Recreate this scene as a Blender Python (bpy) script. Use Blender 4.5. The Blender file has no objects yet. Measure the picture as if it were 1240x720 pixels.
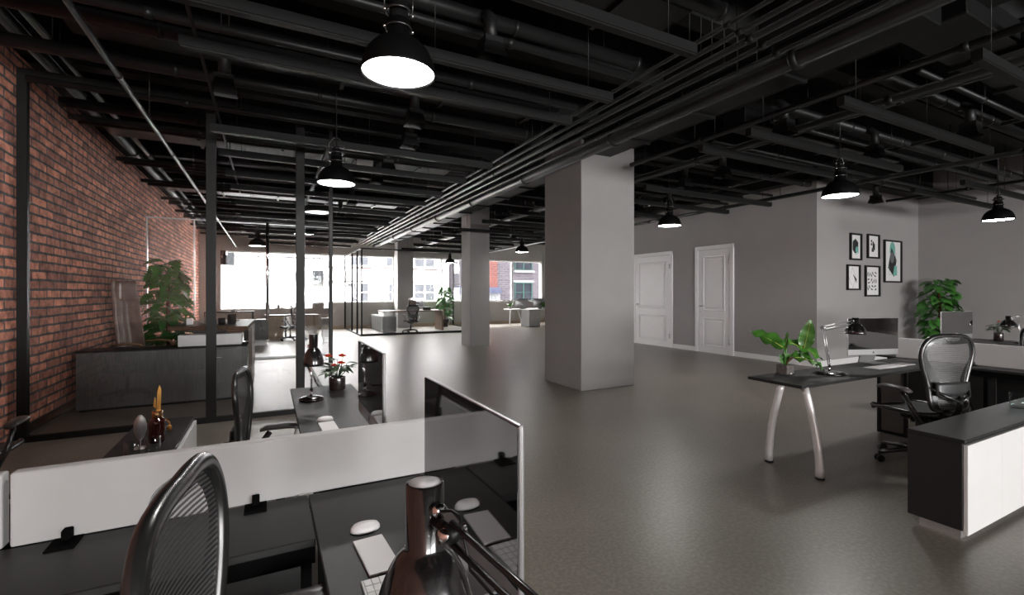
import bpy, bmesh, math, random
from mathutils import Vector, Matrix
PI = math.pi
random.seed(7)
S = bpy.context.scene
COL = S.collection

# ------------------------------------------------------------------ materials
def _new(name):
    m = bpy.data.materials.new(name); m.use_nodes = True
    nt = m.node_tree; nt.nodes.clear()
    out = nt.nodes.new('ShaderNodeOutputMaterial')
    return m, nt, out

def pbr(name, col, rough=.5, metal=0., ior=1.5, var=.06, vscale=6., bump=0., bscale=60., coat=0., emit=None, estr=0., trans=0., spec=None, stretch=None):
    m, nt, out = _new(name)
    b = nt.nodes.new('ShaderNodeBsdfPrincipled')
    nt.links.new(b.outputs[0], out.inputs[0])
    b.inputs['Roughness'].default_value = rough
    b.inputs['Metallic'].default_value = metal
    b.inputs['IOR'].default_value = ior
    if spec is not None: b.inputs['Specular IOR Level'].default_value = spec
    if coat: b.inputs['Coat Weight'].default_value = coat; b.inputs['Coat Roughness'].default_value = .05
    if trans: b.inputs['Transmission Weight'].default_value = trans
    if emit: b.inputs['Emission Color'].default_value = (*emit, 1); b.inputs['Emission Strength'].default_value = estr
    tc = nt.nodes.new('ShaderNodeTexCoord')
    n = nt.nodes.new('ShaderNodeTexNoise'); n.inputs['Scale'].default_value = vscale; n.inputs['Detail'].default_value = 5
    if stretch:
        mp = nt.nodes.new('ShaderNodeMapping'); mp.inputs['Scale'].default_value = stretch
        nt.links.new(tc.outputs['Object'], mp.inputs[0]); nt.links.new(mp.outputs[0], n.inputs['Vector'])
    else:
        nt.links.new(tc.outputs['Object'], n.inputs['Vector'])
    r = nt.nodes.new('ShaderNodeValToRGB')
    r.color_ramp.elements[0].position = .3; r.color_ramp.elements[1].position = .7
    r.color_ramp.elements[0].color = (*[max(0, c*(1-var)) for c in col], 1)
    r.color_ramp.elements[1].color = (*[min(1, c*(1+var)) for c in col], 1)
    nt.links.new(n.outputs['Fac'], r.inputs[0]); nt.links.new(r.outputs[0], b.inputs['Base Color'])
    if bump:
        n2 = nt.nodes.new('ShaderNodeTexNoise'); n2.inputs['Scale'].default_value = bscale
        nt.links.new(tc.outputs['Object'], n2.inputs['Vector'])
        bp = nt.nodes.new('ShaderNodeBump'); bp.inputs['Strength'].default_value = bump; bp.inputs['Distance'].default_value = .004
        nt.links.new(n2.outputs['Fac'], bp.inputs['Height']); nt.links.new(bp.outputs[0], b.inputs['Normal'])
    return m

def mat_glass(name, tint=(.86, .88, .88), ior=1.5, boost=1.0):
    m, nt, out = _new(name)
    t = nt.nodes.new('ShaderNodeBsdfTransparent'); t.inputs[0].default_value = (*tint, 1)
    g = nt.nodes.new('ShaderNodeBsdfGlossy'); g.inputs['Roughness'].default_value = .012
    f = nt.nodes.new('ShaderNodeFresnel')
    ge = nt.nodes.new('ShaderNodeNewGeometry'); e1 = nt.nodes.new('ShaderNodeMath'); e1.operation = 'MULTIPLY_ADD'; e1.inputs[1].default_value = -2; e1.inputs[2].default_value = 1
    pw = nt.nodes.new('ShaderNodeMath'); pw.operation = 'POWER'; pw.inputs[0].default_value = ior
    nt.links.new(ge.outputs['Backfacing'], e1.inputs[0]); nt.links.new(e1.outputs[0], pw.inputs[1]); nt.links.new(pw.outputs[0], f.inputs['IOR'])
    mul = nt.nodes.new('ShaderNodeMath'); mul.operation = 'MULTIPLY'; mul.inputs[1].default_value = boost; mul.use_clamp = True
    mx = nt.nodes.new('ShaderNodeMixShader')
    nt.links.new(f.outputs[0], mul.inputs[0]); nt.links.new(mul.outputs[0], mx.inputs[0])
    nt.links.new(t.outputs[0], mx.inputs[1]); nt.links.new(g.outputs[0], mx.inputs[2]); nt.links.new(mx.outputs[0], out.inputs[0])
    return m

def mat_brick(name, w, h, c1, c2, mortar, msize=.012, axes='YZ', bump=.6, speck=True, rough=.85, spec=.3):
    m, nt, out = _new(name)
    b = nt.nodes.new('ShaderNodeBsdfPrincipled'); b.inputs['Roughness'].default_value = rough; b.inputs['Specular IOR Level'].default_value = spec
    nt.links.new(b.outputs[0], out.inputs[0])
    tc = nt.nodes.new('ShaderNodeTexCoord'); sep = nt.nodes.new('ShaderNodeSeparateXYZ'); cmb = nt.nodes.new('ShaderNodeCombineXYZ')
    nt.links.new(tc.outputs['Object'], sep.inputs[0])
    # uneven courses: wobble the coordinates a little
    nz = nt.nodes.new('ShaderNodeTexNoise'); nz.inputs['Scale'].default_value = 3.2; nz.inputs['Detail'].default_value = 4; nt.links.new(tc.outputs['Object'], nz.inputs['Vector'])
    def wob(sock, amt):
        s1 = nt.nodes.new('ShaderNodeMath'); s1.operation = 'MULTIPLY_ADD'; s1.inputs[1].default_value = amt
        nt.links.new(nz.outputs['Fac'], s1.inputs[0]); nt.links.new(sock, s1.inputs[2]); return s1.outputs[0]
    nt.links.new(wob(sep.outputs[axes[0]], .05), cmb.inputs[0]); nt.links.new(wob(sep.outputs[axes[1]], .03 if speck else .01), cmb.inputs[1])
    br = nt.nodes.new('ShaderNodeTexBrick')
    br.inputs['Scale'].default_value = 1; br.inputs['Brick Width'].default_value = w; br.inputs['Row Height'].default_value = h
    br.inputs['Mortar Size'].default_value = msize; br.inputs['Mortar Smooth'].default_value = .25; br.inputs['Bias'].default_value = -.1
    br.inputs['Color1'].default_value = (*c1, 1); br.inputs['Color2'].default_value = (*c2, 1); br.inputs['Mortar'].default_value = (*mortar, 1)
    nt.links.new(cmb.outputs[0], br.inputs['Vector'])
    n = nt.nodes.new('ShaderNodeTexNoise'); n.inputs['Scale'].default_value = 9; n.inputs['Detail'].default_value = 8; n.inputs['Roughness'].default_value = .7
    nt.links.new(tc.outputs['Object'], n.inputs['Vector'])
    rr = nt.nodes.new('ShaderNodeValToRGB'); rr.color_ramp.elements[0].position = .32; rr.color_ramp.elements[0].color = (.42, .38, .37, 1)
    rr.color_ramp.elements[1].position = .68; rr.color_ramp.elements[1].color = (1.5, 1.45, 1.45, 1)
    nt.links.new(n.outputs['Fac'], rr.inputs[0])
    mx = nt.nodes.new('ShaderNodeMixRGB'); mx.blend_type = 'MULTIPLY'; mx.inputs[0].default_value = 1. if speck else .5
    nt.links.new(br.outputs['Color'], mx.inputs[1]); nt.links.new(rr.outputs[0], mx.inputs[2]); nt.links.new(mx.outputs[0], b.inputs['Base Color'])
    inv = nt.nodes.new('ShaderNodeMath'); inv.operation = 'SUBTRACT'; inv.inputs[0].default_value = 1; nt.links.new(br.outputs['Fac'], inv.inputs[1])
    ad = nt.nodes.new('ShaderNodeMath'); ad.operation = 'MULTIPLY_ADD'; ad.inputs[1].default_value = .35
    nt.links.new(n.outputs['Fac'], ad.inputs[0]); nt.links.new(inv.outputs[0], ad.inputs[2])
    bp = nt.nodes.new('ShaderNodeBump'); bp.inputs['Strength'].default_value = bump; bp.inputs['Distance'].default_value = .03
    nt.links.new(ad.outputs[0], bp.inputs['Height']); nt.links.new(bp.outputs[0], b.inputs['Normal'])
    return m

def mat_floor():
    m, nt, out = _new('polished_concrete')
    b = nt.nodes.new('ShaderNodeBsdfPrincipled'); nt.links.new(b.outputs[0], out.inputs[0])
    tc = nt.nodes.new('ShaderNodeTexCoord')
    n1 = nt.nodes.new('ShaderNodeTexNoise'); n1.inputs['Scale'].default_value = 1.1; n1.inputs['Detail'].default_value = 6; n1.inputs['Roughness'].default_value = .55
    n2 = nt.nodes.new('ShaderNodeTexNoise'); n2.inputs['Scale'].default_value = 45; n2.inputs['Detail'].default_value = 3
    v = nt.nodes.new('ShaderNodeTexVoronoi'); v.inputs['Scale'].default_value = 18
    for n in (n1, n2, v): nt.links.new(tc.outputs['Object'], n.inputs['Vector'])
    r1 = nt.nodes.new('ShaderNodeValToRGB'); e = r1.color_ramp.elements
    e[0].position = .1; e[0].color = (.136, .117, .098, 1); e[1].position = .9; e[1].color = (.246, .215, .184, 1)
    nt.links.new(n1.outputs['Fac'], r1.inputs[0])
    r2 = nt.nodes.new('ShaderNodeValToRGB'); e = r2.color_ramp.elements
    e[0].position = .42; e[0].color = (.82, .82, .82, 1); e[1].position = .68; e[1].color = (1.22, 1.2, 1.18, 1)
    nt.links.new(n2.outputs['Fac'], r2.inputs[0])
    mx = nt.nodes.new('ShaderNodeMixRGB'); mx.blend_type = 'MULTIPLY'; mx.inputs[0].default_value = 1
    nt.links.new(r1.outputs[0], mx.inputs[1]); nt.links.new(r2.outputs[0], mx.inputs[2])
    r3 = nt.nodes.new('ShaderNodeValToRGB'); e = r3.color_ramp.elements
    e[0].position = .0; e[0].color = (1, 1, 1, 1); e[1].position = .11; e[1].color = (0, 0, 0, 1)
    nt.links.new(v.outputs['Distance'], r3.inputs[0])
    mx2 = nt.nodes.new('ShaderNodeMixRGB'); mx2.inputs[2].default_value = (.34, .32, .29, 1)
    ml = nt.nodes.new('ShaderNodeMath'); ml.operation = 'MULTIPLY'; ml.inputs[1].default_value = .5; nt.links.new(r3.outputs[0], ml.inputs[0])
    nt.links.new(ml.outputs[0], mx2.inputs[0]); nt.links.new(mx.outputs[0], mx2.inputs[1]); nt.links.new(mx2.outputs[0], b.inputs['Base Color'])
    rr = nt.nodes.new('ShaderNodeMapRange'); rr.inputs['To Min'].default_value = .32; rr.inputs['To Max'].default_value = .41
    nt.links.new(n1.outputs['Fac'], rr.inputs['Value']); nt.links.new(rr.outputs[0], b.inputs['Roughness'])
    b.inputs['IOR'].default_value = 1.75
    return m

def mat_mesh():
    m, nt, out = _new('chair_mesh_weave')
    b = nt.nodes.new('ShaderNodeBsdfPrincipled'); b.inputs['Roughness'].default_value = .45; b.inputs['Base Color'].default_value = (.10, .097, .095, 1)
    b.inputs['Metallic'].default_value = .3
    t = nt.nodes.new('ShaderNodeBsdfTransparent'); mx = nt.nodes.new('ShaderNodeMixShader')
    tc = nt.nodes.new('ShaderNodeTexCoord'); sep = nt.nodes.new('ShaderNodeSeparateXYZ'); nt.links.new(tc.outputs['Object'], sep.inputs[0])
    def wave(sock, k, ph=None):
        a = nt.nodes.new('ShaderNodeMath'); a.operation = 'MULTIPLY'; a.inputs[1].default_value = k; nt.links.new(sock, a.inputs[0])
        src = a.outputs[0]
        if ph:
            q = nt.nodes.new('ShaderNodeMath'); q.operation = 'ADD'; nt.links.new(src, q.inputs[0]); nt.links.new(ph, q.inputs[1]); src = q.outputs[0]
        s_ = nt.nodes.new('ShaderNodeMath'); s_.operation = 'SINE'; nt.links.new(src, s_.inputs[0]); return s_.outputs[0]
    wx = wave(sep.outputs['X'], 1500)
    hz = wave(sep.outputs['Z'], 560, wx)
    g = nt.nodes.new('ShaderNodeMapRange'); g.inputs['From Min'].default_value = -.35; g.inputs['From Max'].default_value = .15
    g.inputs['To Min'].default_value = .22; g.inputs['To Max'].default_value = 1.
    nt.links.new(hz, g.inputs['Value'])
    nt.links.new(g.outputs[0], mx.inputs[0]); nt.links.new(t.outputs[0], mx.inputs[1]); nt.links.new(b.outputs[0], mx.inputs[2]); nt.links.new(mx.outputs[0], out.inputs[0])
    return m

def emis(name, col, s):
    m, nt, out = _new(name)
    e = nt.nodes.new('ShaderNodeEmission'); e.inputs[0].default_value = (*col, 1); e.inputs[1].default_value = s
    nt.links.new(e.outputs[0], out.inputs[0]); return m

M = dict(
    brick=mat_brick('old_red_brick', .40, .104, (.92, .40, .27), (.42, .19, .15), (.16, .155, .155), .015),
    floor=mat_floor(),
    wall=pbr('grey_wall_paint', (.33, .313, .307), .75, var=.02, vscale=2, bump=.1, bscale=120),
    column=pbr('grey_plaster', (.28, .268, .262), .7, var=.03, vscale=3, bump=.15, bscale=90),
    lowwall=pbr('grey_wall_under_windows', (.38, .36, .335), .7, var=.03),
    white=pbr('white_paint', (.78, .77, .77), .4, var=.015),
    base=pbr('white_skirting', (.74, .73, .72), .45, var=.01),
    whitelam=pbr('white_laminate', (.70, .69, .68), .35, var=.012),
    screenpanel=pbr('white_divider_felt', (.46, .45, .445), .7, var=.012, vscale=20),
    black_ceiling=pbr('black_ceiling_paint', (.014, .0132, .013), .75, spec=.25, var=.25, vscale=3),
    pipe=pbr('black_pipe_paint', (.009, .009, .009), .42, spec=.3, var=.15, vscale=5),
    barmat=pbr('dark_grey_light_bar', (.0065, .0065, .0065), .6, spec=.18, var=.05),
    matblack=pbr('matt_black_metal', (.003, .003, .003), .9, spec=.05),
    enamel=pbr('matt_black_enamel', (.003, .003, .003), .5, spec=.12),
    frame=pbr('charcoal_frame', (.010, .0095, .0092), .5, spec=.2, var=.05),
    blacklam=pbr('black_laminate', (.0175, .017, .0168), .45, spec=.35, var=.08, vscale=30, bump=.05, bscale=300),
    black=pbr('black_plastic', (.008, .008, .008), .4, spec=.25, var=.05),
    gloss=pbr('glossy_black_enamel', (.008, .007, .007), .18, var=.05, ior=1.6, coat=.6),
    chrome=pbr('chrome', (.75, .75, .75), .08, 1., var=.02),
    gunmetal=pbr('gunmetal_frame', (.075, .074, .073), .27, .8, var=.05),
    steel=pbr('brushed_silver', (.62, .61, .61), .32, .85, var=.04, vscale=40),
    silver=pbr('silver_lacquer', (.66, .65, .65), .35, .25, var=.02),
    alu=pbr('anodised_aluminium', (.36, .355, .355), .35, .6, var=.02),
    screen=pbr('glossy_black_screen', (.006, .006, .006), .04, 0., ior=3.4, var=.02),
    padmat=pbr('pale_silver_pad', (.66, .63, .63), .4, .1, var=.01),
    keymat=pbr('white_keys', (.80, .78, .78), .4, var=.01),
    mesh=mat_mesh(),
    lumbar=pbr('lumbar_rubber', (.03, .03, .03), .3, var=.2, vscale=90),
    armpad=pbr('arm_pad_rubber', (.06, .055, .052), .3, var=.05),
    shell=pbr('dark_glossy_shell', (.018, .018, .018), .22, var=.05),
    greypanel=pbr('grey_brown_panel', (.13, .118, .11), .5, var=.04),
    seatcloth=pbr('black_seat_fabric', (.03, .03, .03), .7, var=.1, vscale=60),
    leather=pbr('brown_leather', (.19, .125, .105), .32, var=.25, vscale=5, bump=.4, bscale=25),
    wood=pbr('walnut_veneer', (.10, .058, .036), .4, var=.35, vscale=4, stretch=(1, 14, 14)),
    lightwood=pbr('bent_birch', (.34, .20, .10), .4, var=.15, vscale=8),
    darkcab=pbr('dark_grained_veneer', (.095, .092, .089), .4, var=.22, vscale=5, stretch=(12, 12, 1)),
    glass=mat_glass('partition_glass', (.95, .955, .955), 1.5, .9),
    pane=mat_glass('window_pane_glass', (.95, .96, .97), 1.45, .7),
    tumbler=mat_glass('tumbler_glass', (.93, .97, .965), 1.5, 1.2),
    amber=pbr('amber_bottle_glass', (.045, .008, .006), .05, ior=1.6, coat=.5, var=.1),
    gold=pbr('gold_leaf', (.62, .30, .07), .3, .6, var=.1),
    goldcap=pbr('copper_cap', (.50, .27, .12), .25, .9, var=.1),
    leaf=pbr('bright_green_leaf', (.045, .15, .018), .4, var=.5, vscale=9, coat=.2),
    leaf2=pbr('monstera_green_leaf', (.05, .17, .03), .42, var=.45, vscale=5),
    darkleaf=pbr('dark_green_leaf', (.035, .06, .03), .35, var=.3, vscale=10),
    vein=pbr('yellow_green_leaf_vein', (.28, .34, .04), .45, var=.1),
    red=pbr('red_flower', (.45, .025, .012), .35, var=.2, vscale=20),
    stem=pbr('brown_red_stem', (.12, .035, .02), .7, var=.3, vscale=20),
    soil=pbr('dark_soil', (.02, .014, .01), .9, var=.4, vscale=60),
    pot=pbr('dark_glazed_pot', (.022, .015, .014), .2, var=.1, coat=.4),
    glasspot=pbr('smoky_glass_pot', (.16, .14, .135), .12, .3, var=.3, vscale=40),
    greypot=pbr('grey_concrete_pot', (.32, .31, .30), .7, var=.1),
    print=pbr('print_paper', (.76, .75, .74), .6, var=.01),
    ink=pbr('black_ink', (.02, .022, .022), .6, var=.05),
    teal=pbr('teal_ink', (.16, .42, .36), .6, var=.05),
    smoke=pbr('grey_ink', (.13, .14, .14), .6, var=.05),
    tan=pbr('tan_panel', (.36, .27, .19), .6, var=.05),
    lampface=emis('lamp_diffuser_glow', (1., .985, .96), 75.),
    house=pbr('white_stucco', (.68, .655, .645), .8, var=.02, spec=0.),
    housetrim=pbr('pink_stone_band', (.06, .045, .043), .8, var=.04, spec=0.),
    winglass=pbr('house_window_glass', (.033, .034, .038), .2, var=.2, vscale=2, spec=0.),
    housebrick=mat_brick('mauve_brick', .5, .17, (.021, .0185, .022), (.0155, .014, .017), (.029, .028, .030), .02, 'XZ', .2, False, .9, 0.),
    redbrick=mat_brick('red_facade_brick', .5, .17, (.036, .014, .012), (.028, .012, .011), (.028, .02, .02), .02, 'XZ', .2, False, .9, 0.),
    greenframe=pbr('green_window_frame', (.009, .016, .015), .5, var=.05, spec=0.),
    darkglass=pbr('dark_window_glass', (.006, .0065, .008), .15, var=.3, vscale=2, spec=0.),
    awning=pbr('striped_awning', (.015, .016, .024), .7, var=.4, vscale=3, stretch=(8, 1, 1), spec=0.),
    signwhite=pbr('white_sign_board', (.05, .05, .053), .6, var=.01, spec=0.),
    deck=pbr('grey_parking_deck', (.017, .018, .0195), .7, var=.05, spec=0.),
    hedge=pbr('pale_hedge', (.020, .026, .016), .8, var=.4, vscale=6, spec=0.),
    street=pbr('pale_paving', (.5, .49, .48), .8, var=.05, spec=0.),
)

# ------------------------------------------------------------------ mesh tools
class MB:
    def __init__(s): s.bm = bmesh.new(); s.mats = []
    def mi(s, m):
        if m not in s.mats: s.mats.append(m)
        return s.mats.index(m)
    def _fin(s, verts, m, smooth=False, mx=None):
        if mx is not None:
            for v in verts: v.co = mx @ v.co
        i = s.mi(m); fs = set()
        for v in verts:
            for f in v.link_faces: fs.add(f)
        for f in fs: f.material_index = i; f.smooth = smooth
    def box(s, x0, x1, y0, y1, z0, z1, m, bev=0., mx=None, seg=1):
        r = bmesh.ops.create_cube(s.bm, size=1.)
        vs = r['verts']
        for v in vs:
            v.co = Vector(((x0+x1)/2+v.co.x*(x1-x0), (y0+y1)/2+v.co.y*(y1-y0), (z0+z1)/2+v.co.z*(z1-z0)))
        if bev > 0:
            es = set(e for v in vs for e in v.link_edges)
            r2 = bmesh.ops.bevel(s.bm, geom=list(es), offset=bev, segments=seg, affect='EDGES', profile=.5)
            vs = list(set(v for f in r2['faces'] for v in f.verts) | set(v for v in vs if v.is_valid))
        s._fin(vs, m, False, mx); return s
    def tube(s, pts, r, m, seg=10, cap=True, closed=False, mx=None, flat=None, smooth=True):
        pts = [Vector(p) for p in pts]; n = len(pts)
        rs = r if isinstance(r, (list, tuple)) else [r]*n
        rings = []; prev = None
        for i, p in enumerate(pts):
            if closed: t = (pts[(i+1) % n]-pts[i-1])
            elif i == 0: t = pts[1]-p
            elif i == n-1: t = p-pts[i-1]
            else: t = (pts[i+1]-p).normalized()+(p-pts[i-1]).normalized()
            t = t.normalized() if t.length > 1e-9 else Vector((0, 0, 1))
            if prev is None:
                a = Vector((0, 0, 1)) if abs(t.z) < .9 else Vector((1, 0, 0))
                u = t.cross(a).normalized()
            else:
                u = (prev-t*prev.dot(t)); u = u.normalized() if u.length > 1e-6 else t.orthogonal().normalized()
            w = t.cross(u); prev = u
            fx, fy = flat if flat else (1, 1)
            rings.append([s.bm.verts.new(p+u*math.cos(2*PI*k/seg)*rs[i]*fx+w*math.sin(2*PI*k/seg)*rs[i]*fy) for k in range(seg)])
        m_ = n if closed else n-1
        for i in range(m_):
            A, B = rings[i], rings[(i+1) % n]
            for k in range(seg):
                try: s.bm.faces.new((A[k], A[(k+1) % seg], B[(k+1) % seg], B[k]))
                except ValueError: pass
        vs = [v for q in rings for v in q]
        if cap and not closed:
            s.bm.faces.new(rings[0][::-1]); s.bm.faces.new(rings[-1])
        s._fin(vs, m, smooth, mx)
        return s
    def cyl(s, a, b, r, m, seg=16, r2=None):
        return s.tube([a, b], [r, r if r2 is None else r2], m, seg)
    def lathe(s, prof, m, c=(0, 0, 0), seg=24, mx=None, smooth=True):
        rings = []
        for (r, z) in prof:
            if r < 1e-5: rings.append([s.bm.verts.new((c[0], c[1], c[2]+z))])
            else: rings.append([s.bm.verts.new((c[0]+r*math.cos(2*PI*k/seg), c[1]+r*math.sin(2*PI*k/seg), c[2]+z)) for k in range(seg)])
        for A, B in zip(rings, rings[1:]):
            for k in range(seg):
                k2 = (k+1) % seg
                if len(A) == 1 and len(B) == 1: continue
                if len(A) == 1: s.bm.faces.new((A[0], B[k], B[k2]))
                elif len(B) == 1: s.bm.faces.new((A[k], A[k2], B[0]))
                else: s.bm.faces.new((A[k], A[k2], B[k2], B[k]))
        s._fin([v for q in rings for v in q], m, smooth, mx); return s
    def poly(s, pts, m, smooth=False):
        vs = [s.bm.verts.new(p) for p in pts]; f = s.bm.faces.new(vs); f.material_index = s.mi(m); f.smooth = smooth; return s
    def prism(s, pts, d, m, mx=None):
        """closed outline pts (3D, planar), pushed along d"""
        a = [s.bm.verts.new(p) for p in pts]; d = Vector(d); b = [s.bm.verts.new(Vector(p)+d) for p in pts]
        s.bm.faces.new(a[::-1]); s.bm.faces.new(b); n = len(a)
        for i in range(n): s.bm.faces.new((a[i], a[(i+1) % n], b[(i+1) % n], b[i]))
        s._fin(a+b, m, False, mx); return s
    def grid(s, rows, m, smooth=True):
        R = [[s.bm.verts.new(p) for p in row] for row in rows]
        i_ = s.mi(m)
        for A, B in zip(R, R[1:]):
            for k in range(len(A)-1):
                f = s.bm.faces.new((A[k], A[k+1], B[k+1], B[k])); f.material_index = i_; f.smooth = smooth
        return s
    def sphere(s, c, r, m, sc=(1, 1, 1), u=14, v=10):
        q = bmesh.ops.create_uvsphere(s.bm, u_segments=u, v_segments=v, radius=r)
        for w in q['verts']: w.co = Vector((c[0]+w.co.x*sc[0], c[1]+w.co.y*sc[1], c[2]+w.co.z*sc[2]))
        s._fin(q['verts'], m, True); return s
    def build(s, name, parent=None, solid=0., sub=0):
        bmesh.ops.recalc_face_normals(s.bm, faces=s.bm.faces[:])
        me = bpy.data.meshes.new(name); s.bm.to_mesh(me); s.bm.free()
        for m in s.mats: me.materials.append(m)
        o = bpy.data.objects.new(name, me); COL.objects.link(o)
        if parent: o.parent = parent
        if solid:
            md = o.modifiers.new('thickness', 'SOLIDIFY'); md.thickness = solid; md.offset = 0
        if sub:
            md = o.modifiers.new('smooth', 'SUBSURF'); md.levels = sub; md.render_levels = sub
        return o

def tag(o, label, cat, group=None):
    o['label'] = label; o['category'] = cat
    if group: o['group'] = group
    return o
def T(name, label, cat, loc=(0, 0, 0), rz=0., group=None):
    o = bpy.data.objects.new(name, None); COL.objects.link(o); o.empty_display_size = .1
    o.location = loc; o.rotation_euler = (0, 0, rz)
    return tag(o, label, cat, group)
def st(o):
    o['kind'] = 'structure'; return o
def copy_tree(o, parent=None):
    c = o.copy(); COL.objects.link(c)
    if parent: c.parent = parent
    for ch in list(o.children): copy_tree(ch, c)
    return c
def place(o, loc, rz, label, group=None, sc=1.):
    o.scale = (sc, sc, sc)
    o.location = loc; o.rotation_euler = (0, 0, rz); o['label'] = label
    if group: o['group'] = group
    elif 'group' in o: del o['group']
    return o

CEIL = 4.45
XL, XR, YB, YF = -2.3, 14.14, -11.0, 21.0
# ------------------------------------------------------------------ room shell
b = MB(); b.box(XL-.3, XR+.3, YB-.3, YF+.3, -.2, 0, M['floor']); st(b.build('floor'))
b = MB(); b.box(XL-.3, XR+.3, YB-.3, YF+.3, CEIL, CEIL+.2, M['black_ceiling']); ceiling = st(b.build('ceiling'))
b = MB(); b.box(XL-.25, XL, YB-.25, YF+.3, 0, CEIL, M['brick']); st(b.build('wall_left'))
b = MB(); b.box(9.9, XR, 5.59, 12.2, 0, CEIL, M['wall']); st(b.build('wall_doors'))
b = MB(); b.box(XR, XR+.25, YB-.25, YF+.3, 0, CEIL, M['wall']); st(b.build('wall_right'))
# wall with the street windows
SILL, HEAD = 1.10, 3.14
b = MB()
b.box(XL, XR, YF, YF+.3, 0, SILL, M['lowwall']); b.box(XL, XR, YF, YF+.3, HEAD, CEIL, M['lowwall'])
for x0, x1 in ((XL, -1.62), (5.0, 5.66), (12.68, XR)): b.box(x0, x1, YF, YF+.3, SILL, HEAD, M['lowwall'])
st(b.build('wall_front'))
def window(n, x0, x1, y, z0, z1, muls, dirn=1):
    b = MB(); t = .05
    for a, c in ((x0, x0+t), (x1-t, x1)): b.box(a, c, y, y+.07, z0, z1, M['silver'])
    b.box(x0+t, x1-t, y, y+.07, z0, z0+t, M['silver']); b.box(x0+t, x1-t, y, y+.07, z1-t, z1, M['silver'])
    for mx_ in muls: b.box(mx_-.04, mx_+.04, y, y+.07, z0+t, z1-t, M['silver'])
    w = st(b.build('window_%d' % n))
    b = MB(); b.box(x0+t, x1-t, y+.03, y+.036, z0+t, z1-t, M['pane']); b.build('pane', w)
    return w
window(1, -1.62, 5.0, YF+.1, SILL, HEAD, (1.92,))
window(2, 5.66, 12.68, YF+.1, SILL, HEAD, (7.25, 10.97))
# back wall behind the viewer, with large windows that let the near daylight in
b = MB()
bw = ((-1.9, 1.9), (2.3, 6.1), (6.5, 10.3))
b.box(XL, XR, YB-.25, YB, 0, .75, M['wall']); b.box(XL, XR, YB-.25, YB, 2.8, CEIL, M['wall'])
for x0, x1 in ((XL, -1.9), (1.9, 2.3), (6.1, 6.5), (10.3, XR)): b.box(x0, x1, YB-.25, YB, .75, 2.8, M['wall'])
st(b.build('wall_back'))
for i, (x0, x1) in enumerate(bw): window(3+i, x0, x1, YB-.18, .75, 2.8, ((x0+x1)/2,))
# skirting
b = MB(); b.box(9.88, 9.9, 5.57, 12.2, 0, .115, M['base'])
st(b.build('baseboard_doors'))
b = MB(); b.box(9.9, XR, 5.57, 5.59, 0, .115, M['base']); st(b.build('baseboard_pictures'))
b = MB(); b.box(XR-.02, XR, YB, 5.57, 0, .115, M['base']); st(b.build('baseboard_right'))
b = MB(); b.box(XL, XR, YF-.02, YF, 0, .13, M['tan']); st(b.build('baseboard_front'))
b = MB(); b.box(XL, XL+.025, 6.55, YF, 0, .09, M['frame']); st(b.build('baseboard_left'))
# columns
for i, (x0, x1, y0, y1) in enumerate(((4.25, 5.31, 5.87, 6.94), (5.06, 5.66, 12.28, 12.97), (4.98, 5.68, 20.35, 20.95))):
    b = MB(); b.box(x0, x1, y0, y1, 0, CEIL, M['column'], .008); o = st(b.build('trim_%d' % (i+1)))
# louvred side of the first window
b = MB()
b.box(-1.62, -1.44, YF-.03, YF, SILL, HEAD, M['deck'])
for k in range(26): b.box(-1.60, -1.46, YF-.05, YF-.03, SILL+.03+k*.077, SILL+.065+k*.077, M['frame'])
st(b.build('trim_4'))

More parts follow.
